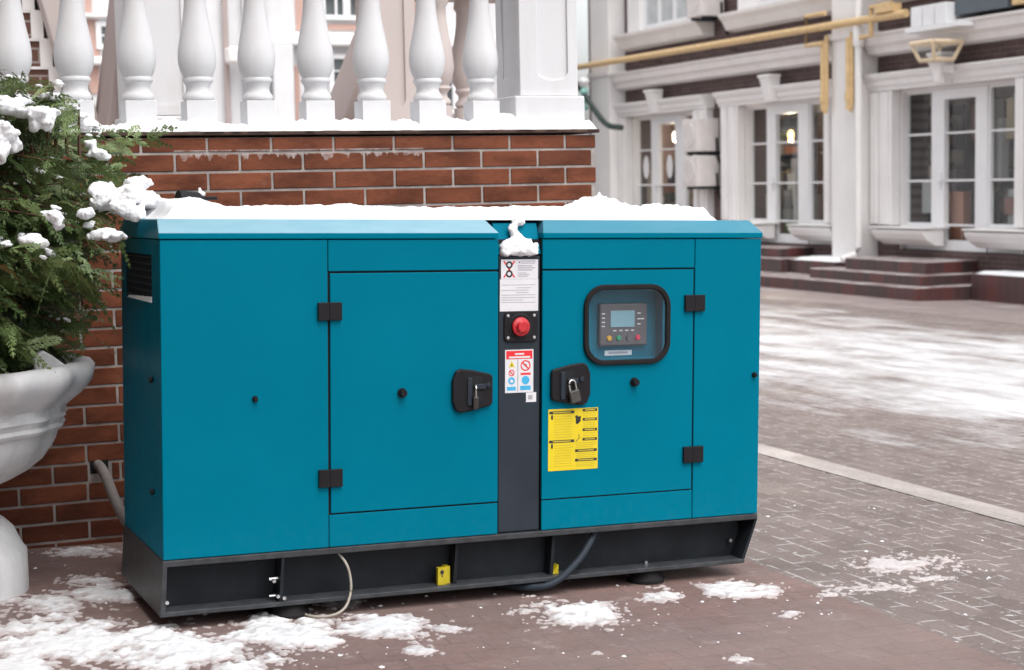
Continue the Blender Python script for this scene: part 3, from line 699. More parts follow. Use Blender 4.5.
mb = MB(); mb.tube([(15.2, 21.9, 3.58), (15.2, 21.62, 3.58), (15.2, 21.62, 4.02), (15.2, 21.1, 4.02)], .042, 8); mb.box(15.14, 15.32, 21.0, 21.45, 3.9, 4.02)
mb.build('bypass_loop', M['brass'], t, smooth=True)
# downpipe
mb = MB(); mb.tube([(15.28, 22.07, 8.9), (15.28, 22.07, .26), (15.25, 22.09, .16), (15.02, 22.16, .07)], .058, 12)
mb.lathe([(.075, 3.45), (.09, 3.5), (.09, 3.75), (.075, 3.8)], (15.28, 22.07, 0), 12)
tag(mb.build('downpipe', M['facade2'], smooth=True), 'white rain downpipe beside the pilaster left of the right shop door', 'downpipe')
# air conditioners
def aircon(y0, z0, label, h=.62):
    t = thing('air_conditioner', label, 'air conditioner', (15.44, y0+.27, z0), 'air conditioners on the townhouse front')
    mb = MB(); mb.box(15.2, 15.68, y0, y0+.58, z0, z0+h); mb.build('casing', M['ac'], t, bevel=.015)
    mb = MB(); mb.lathe([(.20, -.006), (.215, -.012), (.225, -.006), (.225, .01), (.2, .01)], (15.198, y0+.33, z0+h/2), 24, 'x')
    for k in range(5): mb.box(15.188, 15.194, y0+.12, y0+.54, z0+h/2-.16+.08*k-.006, z0+h/2-.16+.08*k+.006)
    mb.build('fan_grille', M['ac'], t)
    for yb in (.08, .46): mb = MB(); mb.box(15.25, XF-.01, y0+yb, y0+yb+.04, z0-.05, z0-.002); mb.build('bracket', M['steel'], t)
    mb = MB(); mb.tube([(15.6, y0-.03, z0+.25), (15.6, y0-.05, z0-.1), (15.72, y0-.05, z0-.35)], .022, 6); mb.build('hose', M['black'], t, smooth=True)
aircon(27.17, 1.93, 'pale air conditioner, upper of the stacked pair between two shop doors')
aircon(27.17, 1.27, 'pale air conditioner, lower of the stacked pair between two shop doors', .58)
aircon(26.95, 4.43, 'pale air conditioner beside the upper windows above the yellow pipe')
# wall lantern
t = thing('wall_lantern', 'brass framed glass wall lantern over the right shop door', 'lantern', (15.15, 19.9, 2.8))
ly, lx = 19.88, 15.12
mb = MB()
def ringbars(zb, hb, zt, ht, r):
    B = [(lx-hb, ly-hb, zb), (lx+hb, ly-hb, zb), (lx+hb, ly+hb, zb), (lx-hb, ly+hb, zb)]; T = [(lx-ht, ly-ht, zt), (lx+ht, ly-ht, zt), (lx+ht, ly+ht, zt), (lx-ht, ly+ht, zt)]
    for i in range(4):
        mb.tube([B[i], T[i]], r, 6); mb.tube([B[i], B[(i+1) % 4]], r, 6); mb.tube([T[i], T[(i+1) % 4]], r*1.3, 6)
    return B, T
B, T = ringbars(3.07, .17, 3.32, .26, .030); mb.build('frame', M['cream'], t, smooth=True)
mb = MB(); mb.hexa([(x*.999+lx*.001, y, z) for x, y, z in B], T); mb.build('glass', M['glass'], t)
mb = MB(); mb.lathe([(.001, 2.74), (.05, 2.76), (.10, 2.98), (.13, 3.04)], (lx, ly, 0), 16); mb.build('base_cone', M['facade2'], t, smooth=True)
mb = MB(); mb.box(lx+.05, 15.4, ly-.04, ly+.04, 2.9, 3.0); mb.build('bracket', M['facade2'], t)
t = thing('fuse_box', 'row of white boxes under a ledge at the end of the yellow pipe', 'box', (15.3, 20, 3.6))
for k in range(3): mb = MB(); mb.box(15.16, XF-.01, 19.72+.29*k, 19.98+.29*k, 3.60, 3.90); mb.build('box', M['pvc'], t, bevel=.01)
mb = MB(); mb.box(15.12, XF-.01, 19.35, 20.65, 3.52, 3.59); mb.build('shelf', M['pvc'], t, bevel=.008)
t = thing('shop_sign', 'blank slate grey sign board above the right shop door', 'sign', (15.4, 19.1, 3.62))
mb = MB(); mb.box(15.30, 15.45, 18.56, 19.7, 3.70, 4.6); mb.build('board', M['sign'], t, bevel=.008)
for yb in (18.8, 19.4): mb = MB(); mb.box(15.46, XF-.01, yb, yb+.1, 3.75, 3.85); mb.build('bracket', M['steel'], t)
mb = MB(); mb.box(15.33, 15.46, 17.9, 18.5, 3.72, 3.98); tag(mb.build('meter_box', M['brass'], bevel=.01), 'yellow box at the top right beside the slate sign', 'box')
# bracket lamp at the left end of the front
t = thing('bracket_lamp', 'turquoise bracket lamp with white globe beside the left pilaster', 'lamp', (15.2, 31.7, 2.9))
mb = MB(); mb.lathe([(.001, 3.62), (.09, 3.60), (.13, 3.52), (.09, 3.43), (.05, 3.40)], (15.0, 31.68, 0), 14); mb.build('globe', M['pvc'], t, smooth=True)
mb = MB(); mb.lathe([(.05, 3.40), (.10, 3.30), (.05, 3.22), (.09, 3.12), (.04, 3.04), (.10, 2.97), (.08, 2.92)], (15.0, 31.68, 0), 14); mb.build('stem', M['turq'], t, smooth=True)
mb = MB(); mb.hose([(15.0, 32.2, 3.6), (15.0, 31.7, 3.27), (15.1, 30.9, 2.62), (15.3, 30.5, 2.5)], .06, 8); mb.build('arm', M['darkgreen'], t, smooth=True)

# shop interiors
for bi, c in enumerate((20.2, 24.95, 29.5)):
    t = thing('display_shelf', ['shelves of mixed goods behind the glass of the right shop door', 'shelves of mixed goods behind the glass of the middle shop door', 'shelves of mixed goods behind the glass of the left shop door'][bi], 'shelves', (17.9, c, .2))
    mb = MB()
    for z in (.2, .75, 1.3, 1.85, 2.4): mb.box(17.7, 18.1, c-1.9, c+1.9, z, z+.03)
    mb.box(18.11, 18.14, c-1.9, c+1.9, .2, 2.6); mb.build('shelf_frame', M['steel'], t)
    mb = MB()
    for z in (.231, .781, 1.331, 1.881):
        y = c-1.8
        while y < c+1.8:
            wv = random.uniform(.08, .26); hv = random.uniform(.1, .42)
            if random.random() < .8: mb.box(17.72+random.uniform(0, .1), 18.0, y, y+wv, z, z+hv)
            y += wv+random.uniform(.02, .12)
    for k in range(26):
        y = c+random.uniform(-1.3, 1.2); hv = random.uniform(.2, 1.0); xq = random.uniform(15.98, 16.5); zq = random.choice((.2, .2, .2, .8, 1.3, 1.9)) if bi == 0 else random.choice((.2, .2, .5, .9)); wq = random.uniform(.08, .3); mb.box(xq, xq+.15, y, y+wq, zq, min(2.5 if bi == 0 else 1.75, zq+hv))
    tag(mb.build('goods', M['goods'], t), kind='stuff')
for y, z, mm, lab in ((26.61, 2.2, 'bulb', 'warm lit bulb hanging inside the middle shop door'), (32.24, 2.38, 'bulb_w', 'lit lamp inside the left shop front, left one of two'), (31.18, 2.34, 'bulb_w', 'lit lamp inside the left shop front, right one of two')):
    t = thing('pendant_lamp', lab, 'lamp', (16.9, y, z))
    mb = MB(); mb.lathe([(.001, z-.13), (.045, z-.10), (.06, z+.03), (.035, z+.09), (.001, z+.10)], (16.9, y, 0), 12); mb.build('bulb', M[mm], t, smooth=True)
    mb = MB(); mb.tube([(16.9, y, z+.1), (16.9, y, 3.0)], .008, 6); mb.build('cord', M['black'], t)
    lp = bpy.data.lights.new('lamp_light', 'POINT'); lp.energy = 55 if mm == 'bulb' else 30; lp.color = (1, .80, .58); lp.shadow_soft_size = .06
    lo_ = bpy.data.objects.new('lamp_light', lp); COL.objects.link(lo_); lo_.location = (16.9, y, z-.24)
for y in (30.58, 29.55):
    mb = MB(); mb.lathe([(.105, -.004), (.125, -.006), (.125, .004), (.105, .004)], (0, 0, 0), 20, 'x')
    mb.v = [(15.885 if y > 30.2 else 15.885, yy+y, zz*1.9+1.68) for (xx, yy, zz) in mb.v]
    mb.v = [(x+(.006 if i % 4 in (2, 3) else 0), yy, zz) for i, (x, yy, zz) in enumerate(mb.v)]
    tag(mb.build('window_wreath', M['pvc']), 'white oval ornament on the '+('side window' if y > 30.2 else 'door')+' glass of the left shop front', 'ornament')

# ------------------------------------------------------------------ the generator (machine coordinates: x along the front, y to the back, z up from the canopy's lower edge)
G = Matrix(((.99948, -.012642, .029657, .918), (.012369, .99988, .009378, 5.062), (-.029772, -.009007, .999516, .248), (0, 0, 0, 1)))
GL, GD = 2.165, .665
gen = thing('diesel_generator', 'large teal generator cabinet on a black skid in front of the brick wall', 'generator', (GL/2, GD/2, -.18), mat=G)
def gp(mb, name, m, bevel=0., smooth=False, parent=None, seg=2): return mb.build(name, m, parent or gen, bevel, smooth, seg)
mb = MB(); mb.box(.009, 1.132, .009, GD-.009, .002, 1.0); mb.box(1.132, 1.300, .026, GD-.009, .002, 1.0); mb.box(1.30, 1.47, .009, GD-.009, .002, 1.0)
mb.box(1.775, GL-.009, .009, GD-.009, .002, 1.0); mb.box(1.47, 1.775, .009, GD-.009, .002, .575); mb.box(1.47, 1.775, .009, GD-.009, .832, 1.0); mb.box(1.47, 1.775, .09, GD-.009, .575, .832)
gp(mb, 'inner_frame', M['gap'])
mb = MB(); mb.box(0, .5375, 0, .008, 0, 1.0); gp(mb, 'corner_panel', M['teal'], .0022)
mb = MB(); mb.box(1.893, GL, 0, .008, 0, 1.0); gp(mb, 'corner_panel', M['teal'], .0022)
for x0, x1, z0, z1, nm in ((.5400, 1.1345, .8985, 1.0, 'top_panel'), (.5400, 1.1345, 0, .1055, 'bottom_panel'), (1.2985, 1.8905, .8985, 1.0, 'top_panel'), (1.2985, 1.8905, 0, .1025, 'bottom_panel')):
    mb = MB(); mb.box(x0, x1, .0005, .0085, z0, z1); gp(mb, nm, M['teal'], .0022)
# side panels
vy0, vy1, vz0, vz1 = .13, .585, .80, .952
mb = MB()
mb.box(0, .008, .0085, vy0, 0, 1.0); mb.box(0, .008, vy1, GD-.001, 0, 1.0); mb.box(0, .008, vy0, vy1, 0, vz0); mb.box(0, .008, vy0, vy1, vz1, 1.0)
sp = gp(mb, 'side_panel', M['teal'])
mb = MB()
for k in range(7):
    z = vz0+.010+(vz1-vz0)*k/7; mb.box(.0012, .012, vy0, vy1, z, z+.0055)
for k in range(17):
    y = vy0+(vy1-vy0)*(k+.5)/17; mb.box(.002, .011, y-.003, y+.003, vz0, vz1)
gp(mb, 'vent_grille', M['steel'], parent=sp)  # teal bars given a dark material, their shade put into the colour
mb = MB(); mb.lathe([(.001, -.012), (.010, -.012), (.010, -.004), (.006, 0)], (0, .135, .556), 12, 'x'); mb.lathe([(.001, -.012), (.010, -.012), (.010, -.004), (.006, 0)], (0, .135, .197), 12, 'x'); gp(mb, 'panel_bolt', M['black'], parent=sp)
mb = MB(); mb.box(GL-.008, GL, .0085, GD-.001, 0, 1.0); gp(mb, 'side_panel', M['teal'])
mb = MB(); mb.box(.0085, GL-.0085, GD-.008, GD, 0, 1.0); gp(mb, 'back_panel', M['teal'], .002)
# middle post
mb = MB(); mb.box(1.1405, 1.2935, .010, .0255, .001, .944); gp(mb, 'middle_post', M['steel'], .003)
# roof: two caps with chamfered front edge, and the gutter piece between them
def cap(x0, x1, lx, rx, m):
    o, h0, h1, h2, ch = .004, 1.003, 1.022, 1.066, .046
    b = [(x0, -o, h0), (x1, -o, h0), (x1, GD+o, h0), (x0, GD+o, h0)]
    c = [(x0, -o, h1), (x1, -o, h1), (x1, GD+o, h1), (x0, GD+o, h1)]
    d = [(x0+lx, ch, h2), (x1-rx, ch, h2), (x1-rx, GD-ch, h2), (x0+lx, GD-ch, h2)]
    mb = MB(); mb._add(b+c+d, [(3,2,1,0)]+[(i, (i+1) % 4, (i+1) % 4+4, i+4) for i in range(4)]+[(i+4, (i+1) % 4+4, (i+1) % 4+8, i+8) for i in range(4)]+[(8,9,10,11)])
    return gp(mb, 'roof_cap', m, .003, True, seg=2)
cap(-.004, 1.1345, .006, .030, M['teal_pale']); cap(1.2985, GL+.004, .022, .028, M['teal_pale_faint'])
mb = MB(); mb.hexa([(1.1350, .012, .95), (1.298, .012, .95), (1.298, GD, .95), (1.1350, GD, .95)], [(1.1350, .055, 1.055), (1.298, .055, 1.055), (1.298, GD-.02, 1.055), (1.1350, GD-.02, 1.055)])
gp(mb, 'roof_gutter', M['teal'], .002)

def label_lines(mb, x0, x1, z0, z1, n, y, h=.0022, ragged=.3):
    for k in range(n):
        z = z1-(z1-z0)*(k+.5)/n; mb.box(x0, x1-(x1-x0)*random.uniform(0, ragged), y-.0004, y, z-h/2, z+h/2)

# doors
def door(x0, x1, z0, z1, hole=None):
    mb = MB()
    if hole:
        a, b, c, d = hole; mb.box(x0, a, -.0005, .0085, z0, z1); mb.box(b, x1, -.0005, .0085, z0, z1); mb.box(a, b, -.0005, .0085, z0, c); mb.box(a, b, -.0005, .0085, d, z1)
        return gp(mb, 'door', M['teal'])
    mb.box(x0, x1, -.0005, .0085, z0, z1); return gp(mb, 'door', M['teal'], .0022)
dL = door(.5455, 1.1345, .1110, .8920); dR = door(1.2985, 1.8860, .1080, .8930, (1.478, 1.764, .586, .820))
def hinge(x, z, par):
    mb = MB(); mb.box(x-.040, x-.002, -.0125, -.001, z-.029, z+.029); mb.box(x+.002, x+.040, -.0125, -.001, z-.029, z+.029); mb.tube([(x, -.008, z-.029), (x, -.008, z+.029)], .006, 10)
    gp(mb, 'hinge', M['black'], .0025, parent=par)
for z in (.770, .228): hinge(.5425, z, dL)
for z in (.773, .232): hinge(1.8890, z, dR)
def knob(x, z, par, s=1.):
    mb = MB(); mb.lathe([(.001, -.024*s), (.010*s, -.024*s), (.0125*s, -.020*s), (.0125*s, -.006*s), (.016*s, -.006*s), (.016*s, -.001)], (x, 0, z), 20, 'y')
    gp(mb, 'latch_knob', M['black'], smooth=True, parent=par)
knob(.790, .496, dL); knob(1.652, .500, dR)
knob(.296, .496, None, .62); knob(2.142, .508, None, .62)

def handle(x0, x1, zc, flip, par):
    # a plate taller on the hinge-side, rounded there, with a sunk paddle
    w = x1-x0
    P = [(0, .036), (.012, .066), (.030, .0735), (.075, .068), (w-.018, .056), (w-.006, .052), (w, .044)]
    poly = P+[(x, -z) for x, z in reversed(P)]
    if flip: poly = [(w-x, z) for x, z in poly]
    poly = [(x0+x, zc+z) for x, z in poly]
    mb = MB(); mb.prism(poly, -.017, -.001, 'y'); h = gp(mb, 'handle', M['black'], .005, parent=par, seg=3)
    cx = x0+(w*.56 if not flip else w*.42)
    mb = MB(); mb.box(cx-.034, cx+.022, -.0185, -.0172, zc-.040, zc+.048); gp(mb, 'paddle_recess', M['gap'], parent=par)
    mb = MB(); mb.box(cx-.030, cx-.014, -.024, -.0187, zc-.050, zc+.044); mb.box(cx-.004, cx+.036, -.026, -.0187, zc+.004, zc+.022); mb.lathe([(.001, -.024), (.009, -.024), (.009, -.018)], (cx+(.045 if not flip else .05), 0, zc+.018), 14, 'y')
    gp(mb, 'paddle', M['steel'], .003, parent=par)
    return cx
hl = handle(.964, 1.109, .4955, False, dL); hr = handle(1.327, 1.475, .502, True, dR)
def padlock(x, z, ang, label):
    mt = G @ Matrix.Translation((x, -.030, z)) @ Matrix.Rotation(R(ang), 4, 'Z') @ Matrix.Rotation(R(-13), 4, 'Y')
    t = thing('padlock', label, 'padlock', (0, 0, -.078), mat=mt)
    mb = MB(); mb.box(-.020, .020, -.009, .009, -.078, -.034); mb.build('body', M['brassy'], t, bevel=.004)
    mb = MB(); mb.tube([(-.013, 0, -.036), (-.013, 0, -.012)]+[(-.013*math.cos(a*math.pi/8), 0, -.012+.013*math.sin(a*math.pi/8)) for a in range(1, 8)]+[(.013, 0, -.012), (.013, 0, -.036)], .0036, 10)
    mb.build('shackle', M['silver'], t, smooth=True)
padlock(hl-.004, .513, 72, 'padlock turned edge-on in the black handle of the left generator door')
padlock(hr+.006, .517, 8, 'padlock facing forward in the black handle under the inspection window')

# inspection window
mb = MB(); mb.ring(rrect(1.452, 1.790, .563, .843, .078, 10), rrect(1.470, 1.772, .581, .825, .062, 10), -.014, -.001); wf = gp(mb, 'inspection_window', M['rubber'], .004, parent=dR)
mb = MB(); mb.prism(rrect(1.468, 1.774, .579, .827, .062, 10), -.007, -.0055, 'y'); gp(mb, 'glass', M['port'], parent=wf)
mb = MB(); mb.box(1.472, 1.773, .062, .0885, .577, .830); mb.box(1.471, 1.4745, .010, .062, .577, .830); mb.box(1.7705, 1.774, .010, .062, .577, .830); mb.box(1.4745, 1.7705, .010, .062, .577, .580); mb.box(1.4745, 1.7705, .010, .062, .827, .830)
gp(mb, 'control_recess', M['teal'])
mb = MB(); mb.box(1.515, 1.703, .040, .0615, .628, .777); cp = gp(mb, 'controller', M['panel'], .006)
mb = MB(); mb.box(1.556, 1.651, .0375, .0398, .694, .752); gp(mb, 'screen', M['lcd'], .002, parent=cp)
mb = MB()
for k, (x, z) in enumerate([(1.528, .742), (1.528, .727), (1.528, .712), (1.528, .698), (1.668, .742), (1.668, .722), (1.668, .704), (1.682, .722), (1.573, .682), (1.597, .682), (1.62, .682), (1.643, .682)]):
    mb.box(x-.006, x+.006, .0380, .0398, z-.002, z+.002)
gp(mb, 'indicator_marks', M['white_label'], parent=cp)
for x, m in ((1.551, 'led_y'), (1.588, 'led_g'), (1.664, 'led_r'), (1.626, 'panel')):
    mb = MB(); mb.lathe([(.001, .034), (.008, .034), (.010, .037), (.010, .0398)], (x, 0, .656), 16, 'y'); gp(mb, 'button', M[m], smooth=True, parent=cp)
mb = MB(); mb.box(1.545, 1.652, .0605, .0617, .594, .612).mat(1); mb.box(1.56, 1.635, .0600, .0604, .600, .607); gp(mb, 'name_strip', [M['white_label'], M['grey_ink']]).location = (.022, 0, -.004); cp.location = (.022, 0, -.003)

# labels on the post
PY = .010
mb = MB(); mb.box(1.148, 1.285, PY-.0012, PY-.0003, .866, .932).mat(2)
y = PY-.0013
def ringd(mb, x, z, r, wdt):
    o = [(x+r*math.cos(2*math.pi*i/18), z+r*math.sin(2*math.pi*i/18)) for i in range(18)]; q = [(x+(r-wdt)*math.cos(2*math.pi*i/18), z+(r-wdt)*math.sin(2*math.pi*i/18)) for i in range(18)]
    mb.ring(o, q, y-.0006, y)
def bar(mb, xa, za, xb, zb, wdt, yy):
    d = Vector((xb-xa, zb-za)); n = Vector((-d.y, d.x)).normalized()*wdt/2
    mb.prism([(xa+n.x, za+n.y), (xa-n.x, za-n.y), (xb-n.x, zb-n.y), (xb+n.x, zb+n.y)], yy-.0004, yy, 'y')
bar(mb, 1.158, .927, 1.198, .871, .005, y); bar(mb, 1.198, .927, 1.158, .871, .005, y); mb.mat(1)
ringd(mb, 1.178, .914, .0125, .006); ringd(mb, 1.178, .884, .0125, .006); mb.mat(1)
mb.prism([(1.213, .920), (1.219, .920), (1.216, .926)], y-.0004, y, 'y'); mb.mat(3)
label_lines(mb, 1.222, 1.276, .916, .930, 2, y, .003, .1); label_lines(mb, 1.21, 1.276, .893, .914, 3, y, .0035, .25); label_lines(mb, 1.21, 1.255, .872, .889, 3, y, .0025, .3)
gp(mb, 'hand_warning_label', [M['white_label'], M['dark_ink'], M['red_ink'], M['grey_ink']])
mb = MB(); mb.box(1.144, 1.286, PY-.0012, PY-.0003, .757, .8655).mat(1)
for z, a, b in ((.846, 1.15, 1.275), (.836, 1.205, 1.26), (.828, 1.15, 1.25), (.820, 1.205, 1.25), (.812, 1.15, 1.275), (.803, 1.15, 1.275), (.795, 1.15, 1.23), (.787, 1.15, 1.275)): mb.box(a, b, y-.0004, y, z-.0009, z+.0009)
gp(mb, 'rating_plate', [M['white_label'], M['grey_ink']])
mb = MB(); mb.prism(rrect(1.158, 1.283, .652, .757, .018, 5), PY-.007, PY-.0003, 'y'); es = gp(mb, 'emergency_stop', M['black'], .003)
mb = MB()
for x in (1.172, 1.269):
    for z in (.667, .742): mb.lathe([(.001, PY-.0095), (.005, PY-.009), (.006, PY-.0072)], (x, 0, z), 12, 'y')
gp(mb, 'screw', M['silver'], parent=es, smooth=True)
mb = MB(); mb.lathe([(.030, PY-.0072), (.036, PY-.010), (.042, PY-.010), (.045, PY-.0072)], (1.217, 0, .705), 30, 'y'); gp(mb, 'collar', M['gap'], parent=es, smooth=True)
mb = MB(); mb.lathe([(.001, PY-.036), (.016, PY-.036), (.019, PY-.033), (.020, PY-.026), (.031, PY-.022), (.033, PY-.017), (.031, PY-.0115), (.018, PY-.0074)], (1.215, 0, .705), 30, 'y'); gp(mb, 'red_button', M['red'], parent=es, smooth=True)
# red / white / blue safety label
mb = MB(); mb.box(1.164, 1.269, PY-.0012, PY-.0003, .479, .626).mat(1); mb.box(1.168, 1.265, y-.0004, y, .594, .622); mb.mat(0)
for xa, xb, za in ((1.200, 1.234, .611), (1.178, 1.256, .600)): mb.box(xa, xb, y-.0009, y-.0005, za-.003, za+.003)
mb.mat(4); mb.box(1.2105, 1.2118, y-.0004, y, .483, .592)
mb.mat(1); ringd(mb, 1.240, .571, .0185, .004); bar(mb, 1.229, .582, 1.252, .559, .004, y-.0008)
ringd(mb, 1.188, .547, .011, .003); bar(mb, 1.181, .554, 1.195, .540, .0028, y-.0008); mb.box(1.221, 1.259, y-.0004, y, .539, .546)
mb.mat(3); mb.prism([(1.177, .567), (1.200, .567), (1.1885, .588)], y-.0004, y, 'y')
mb.mat(4); mb.prism([(1.186, .570), (1.191, .570), (1.1885, .582)], y-.0009, y-.0005, 'y'); mb.lathe([(.001, -.0005), (.004, -.0005), (.004, 0)], (1.240, y, .572), 10, 'y')
mb.mat(2)
for cx, cz, r in ((1.188, .520, .0125), (1.240, .521, .0145)): mb.lathe([(.001, -.0005), (r, -.0005), (r, 0)], (cx, y, cz), 20, 'y')
mb.box(1.171, 1.204, y-.0004, y, .487, .500); mb.box(1.220, 1.259, y-.0004, y, .487, .502)
mb.mat(0); mb.lathe([(.001, -.0005), (.006, -.0005), (.006, 0)], (1.188, y-.0006, .519), 12, 'y')
gp(mb, 'safety_label', [M['white_label'], M['red_ink'], M['blue_ink'], M['yellow'], M['dark_ink']])
mb = MB(); mb.box(1.242, 1.280, PY-.0012, PY-.0003, .445, .478).mat(1); mb.box(1.250, 1.266, y-.0004, y, .454, .469); gp(mb, 'small_sticker', [M['white_label'], M['grey_ink']])
# yellow instruction sheet on the right door
mb = MB(); YS = -.0006
x0, x1, z0, z1 = 1.3215, 1.5115, .2035, .4170
mb.box(x0, x1, YS-.0010, YS, z0, z1); y = YS-.0011
def ys(u, v): return x0+(x1-x0)*u, z0+(z1-z0)*(1-v)
def ybar(ua, ub, v, h, dots=True):
    mb.mat(1); a, z = ys(ua, v); b, _ = ys(ub, v); mb.box(a, b, y-.0004, y, z-h/2, z+h/2)
    if dots: mb.mat(2); mb.box(a+(b-a)*.14, b-(b-a)*.14, y-.0009, y-.0005, z-h*.22, z+h*.22)
ybar(.02, .52, .055, .0095); ybar(.02, .52, .525, .0095)
for v in (.035, .185, .355, .51): ybar(.69, .98, v, .0095)
for v in (.69, .845): ybar(.54, .98, v, .0095)
mb.mat(2)
for va, vb, ua, ub, n in ((.10, .48, .12, .5, 9), (.57, .95, .12, .5, 9), (.07, .15, .7, .97, 2), (.225, .32, .7, .97, 3), (.39, .47, .7, .97, 2), (.55, .65, .56, .97, 3), (.725, .81, .56, .97, 3), (.88, .96, .56, .97, 3)):
    (a, zt), (b, zb) = ys(ua, va), ys(ub, vb); label_lines(mb, a, b, zb, zt, n, y, .0016, .15)
mb.mat(1)
for u, v, s in ((.60, .19, .010), (.57, .14, .006), (.63, .15, .005), (.58, .23, .006)): a, z = ys(u, v); mb.lathe([(.001, -.0005), (s, -.0005), (s, 0)], (a, y, z), 9, 'y')
a, z = ys(.60, .52); bar(mb, a-.01, z-.006, a+.008, z+.012, .002, y); bar(mb, a+.002, z+.012, a+.004, z+.022, .002, y)
for v in (.15, .62): a, z = ys(.075, v); mb.box(a-.0035, a+.0035, y-.0004, y, z-.003, z+.012); mb.box(a-.001, a+.001, y-.0004, y, z+.014, z+.020)
gp(mb, 'instruction_sheet', [M['yellow'], M['dark_ink'], M['tan_ink']], parent=dR)

# skid
mb = MB(); mb.box(-.003, GL-.001, -.004, .075, -.022, -.002); mb.box(-.013, 2.112, -.004, .075, -.180, -.164)
mb.box(-.003, GL-.001, GD-.07, GD+.004, -.022, -.002); mb.box(-.013, 2.112, GD-.07, GD+.004, -.180, -.164)
skid = gp(mb, 'skid_rail', M['rail'], .003)
mb = MB(); mb.box(.004, 2.13, .0755, .082, -.179, -.003); mb.box(.004, 2.13, GD-.082, GD-.0755, -.179, -.003); mb.box(.02, 2.09, .083, GD-.083, -.06, -.004); gp(mb, 'skid_web', M['base'])
mb = MB(); mb.prism([(-.0035, -.0025), (.012, -.0025), (.004, -.179), (-.0135, -.179)], -.0035, GD+.003, 'y'); gp(mb, 'end_plate', M['rail'], .002)
mb = MB(); mb.prism([(GL-.012, -.0225), (GL-.002, -.0225), (2.111, -.164), (2.098, -.164)], -.0035, GD+.003, 'y'); gp(mb, 'end_plate', M['base'])
for x, wv in ((.374, .014), (.985, .016), (1.345, .016)):
    mb = MB(); mb.prism([(x+.006, -.0222), (x+.006+wv*.6, -.0222), (x+wv*.5, -.1638), (x-.004, -.1638)], -.001 if x < .5 else .022, .0753, 'y'); gp(mb, 'stiffener', M['base'])
mb = MB(); mb.box(.30, .374, .02, .0753, -.115, -.03) if False else None
mb = MB()
for x, z in ((.352, -.094), (.385, -.152), (.008, -.133), (.365, -.145), (1.735, -.158), (2.085, -.105)):
    mb.lathe([(.001, -.010), (.006, -.010), (.006, .002)], (x, .0 if x < 1 else .06, z), 10, 'y')
mb.tube([(.345, .03, -.094), (.374, .03, -.094)], .006, 8); mb.tube([(.345, .03, -.150), (.374, .03, -.150)], .005, 8)
gp(mb, 'bolt', M['silver'], smooth=True)
mb = MB(); mb.box(.926, .956, .022, .04, -.1635, -.105); mb.box(.9565, .974, .034, .07, -.1635, -.105).mat(1); mb.lathe([(.004, -.0006), (.007, -.0006), (.007, 0), (.004, 0)], (.941, .0218, -.120), 14, 'y'); mb.box(.939, .943, .0212, .0218, -.138, -.124)
gp(mb, 'lifting_point_marker', [M['dull_yellow'], M['dark_ink']])
mb = MB(); mb.prism([(1.350, -.1635), (1.378, -.1635), (1.378, -.132)], .03, .06, 'y'); gp(mb, 'lifting_point_marker', M['dull_yellow'])
for x in (.42, 1.738):
    for y_ in (.058, GD-.09):
        mb = MB(); h = gz((G @ Vector((x, y_, 0))).x)-(G @ Vector((x, y_, 0))).z
        mb.lathe([(.066, h+.001), (.066, h+.012), (.058, h+.018), (.048, -.186), (.040, -.1805)], (x, y_, 0), 28); gp(mb, 'rubber_foot', M['rubber'], smooth=True)
# exhaust outlet with rain flap at the back of the roof
mb = MB(); mb.lathe([(.035, 1.0665), (.035, 1.105)], (.255, .55, 0), 20); mb.tube([(.255, .55, 1.105), (.235, .545, 1.125), (.17, .535, 1.13)], .034, 14); mb.box(.20, .30, .50, .60, 1.13, 1.142); mb.tube([(.05, .50, 1.10), (.17, .52, 1.118)], .006, 8)
gp(mb, 'exhaust_outlet', M['black'], .002, smooth=True)

# cables under the skid
def gpt(*a): return tuple(G @ Vector(a))
mb = MB(); mb.hose([gpt(*p) for p in ((.575, .03, -.022), (.595, -.010, -.06), (.605, -.02, -.11), (.60, -.03, -.155), (.575, -.045, -.195), (.53, -.05, -.213), (.47, -.02, -.216), (.44, .1, -.216))], .0044, 10)
tag(mb.build('thin_cable', M['cable_beige'], smooth=True), 'thin beige cable hanging from the skid under the left door', 'cable')
mb = MB(); mb.hose([gpt(*p) for p in ((1.53, .045, -.02), (1.50, .02, -.05), (1.455, .0, -.10), (1.40, -.012, -.145), (1.35, -.016, -.178), (1.29, -.01, -.195), (1.22, .05, -.20), (1.15, .2, -.21))], .0120, 12)
tag(mb.build('thick_cable', M['steel'], smooth=True), 'thick dark cable curving out under the right half of the skid', 'cable')

# ------------------------------------------------------------------ urn
t = thing('stone_urn', 'big weathered white stone urn planter at the left edge of the picture', 'urn', (.345, 5.85, .03))
UX, UY = .345, 5.85
rnd = [(.0, .10)]
prof = [(.001, .40), (.14, .395), (.125, .375), (.135, .345), (.175, .31), (.235, .28), (.275, .25), (.295, .215), (.315, .185), (.33, .17), (.33, .03)]
mb = MB(); mb.lathe([(r, z) for r, z in reversed(prof)], (UX, UY, 0), 64); mb.v = [(UX+(x-UX)*.74, UY+(y_-UY)*.74, z) for x, y_, z in mb.v]; mb.build('foot', M['urn'], t, smooth=True)
prof = [(.10, .395), (.17, .40), (.235, .425), (.30, .455), (.36, .495), (.405, .55), (.425, .59), (.445, .598), (.452, .61), (.442, .622), (.450, .634), (.463, .645), (.458, .66), (.462, .68), (.49, .70), (.52, .72), (.548, .745),
        (.566, .765), (.573, .785), (.572, .805), (.556, .822), (.53, .828), (.50, .822), (.48, .80), (.47, .77), (.001, .765)]
mb = MB(); mb.lathe([(r*.865, z) for r, z in prof], (UX, UY, 0), 180)
vv = []
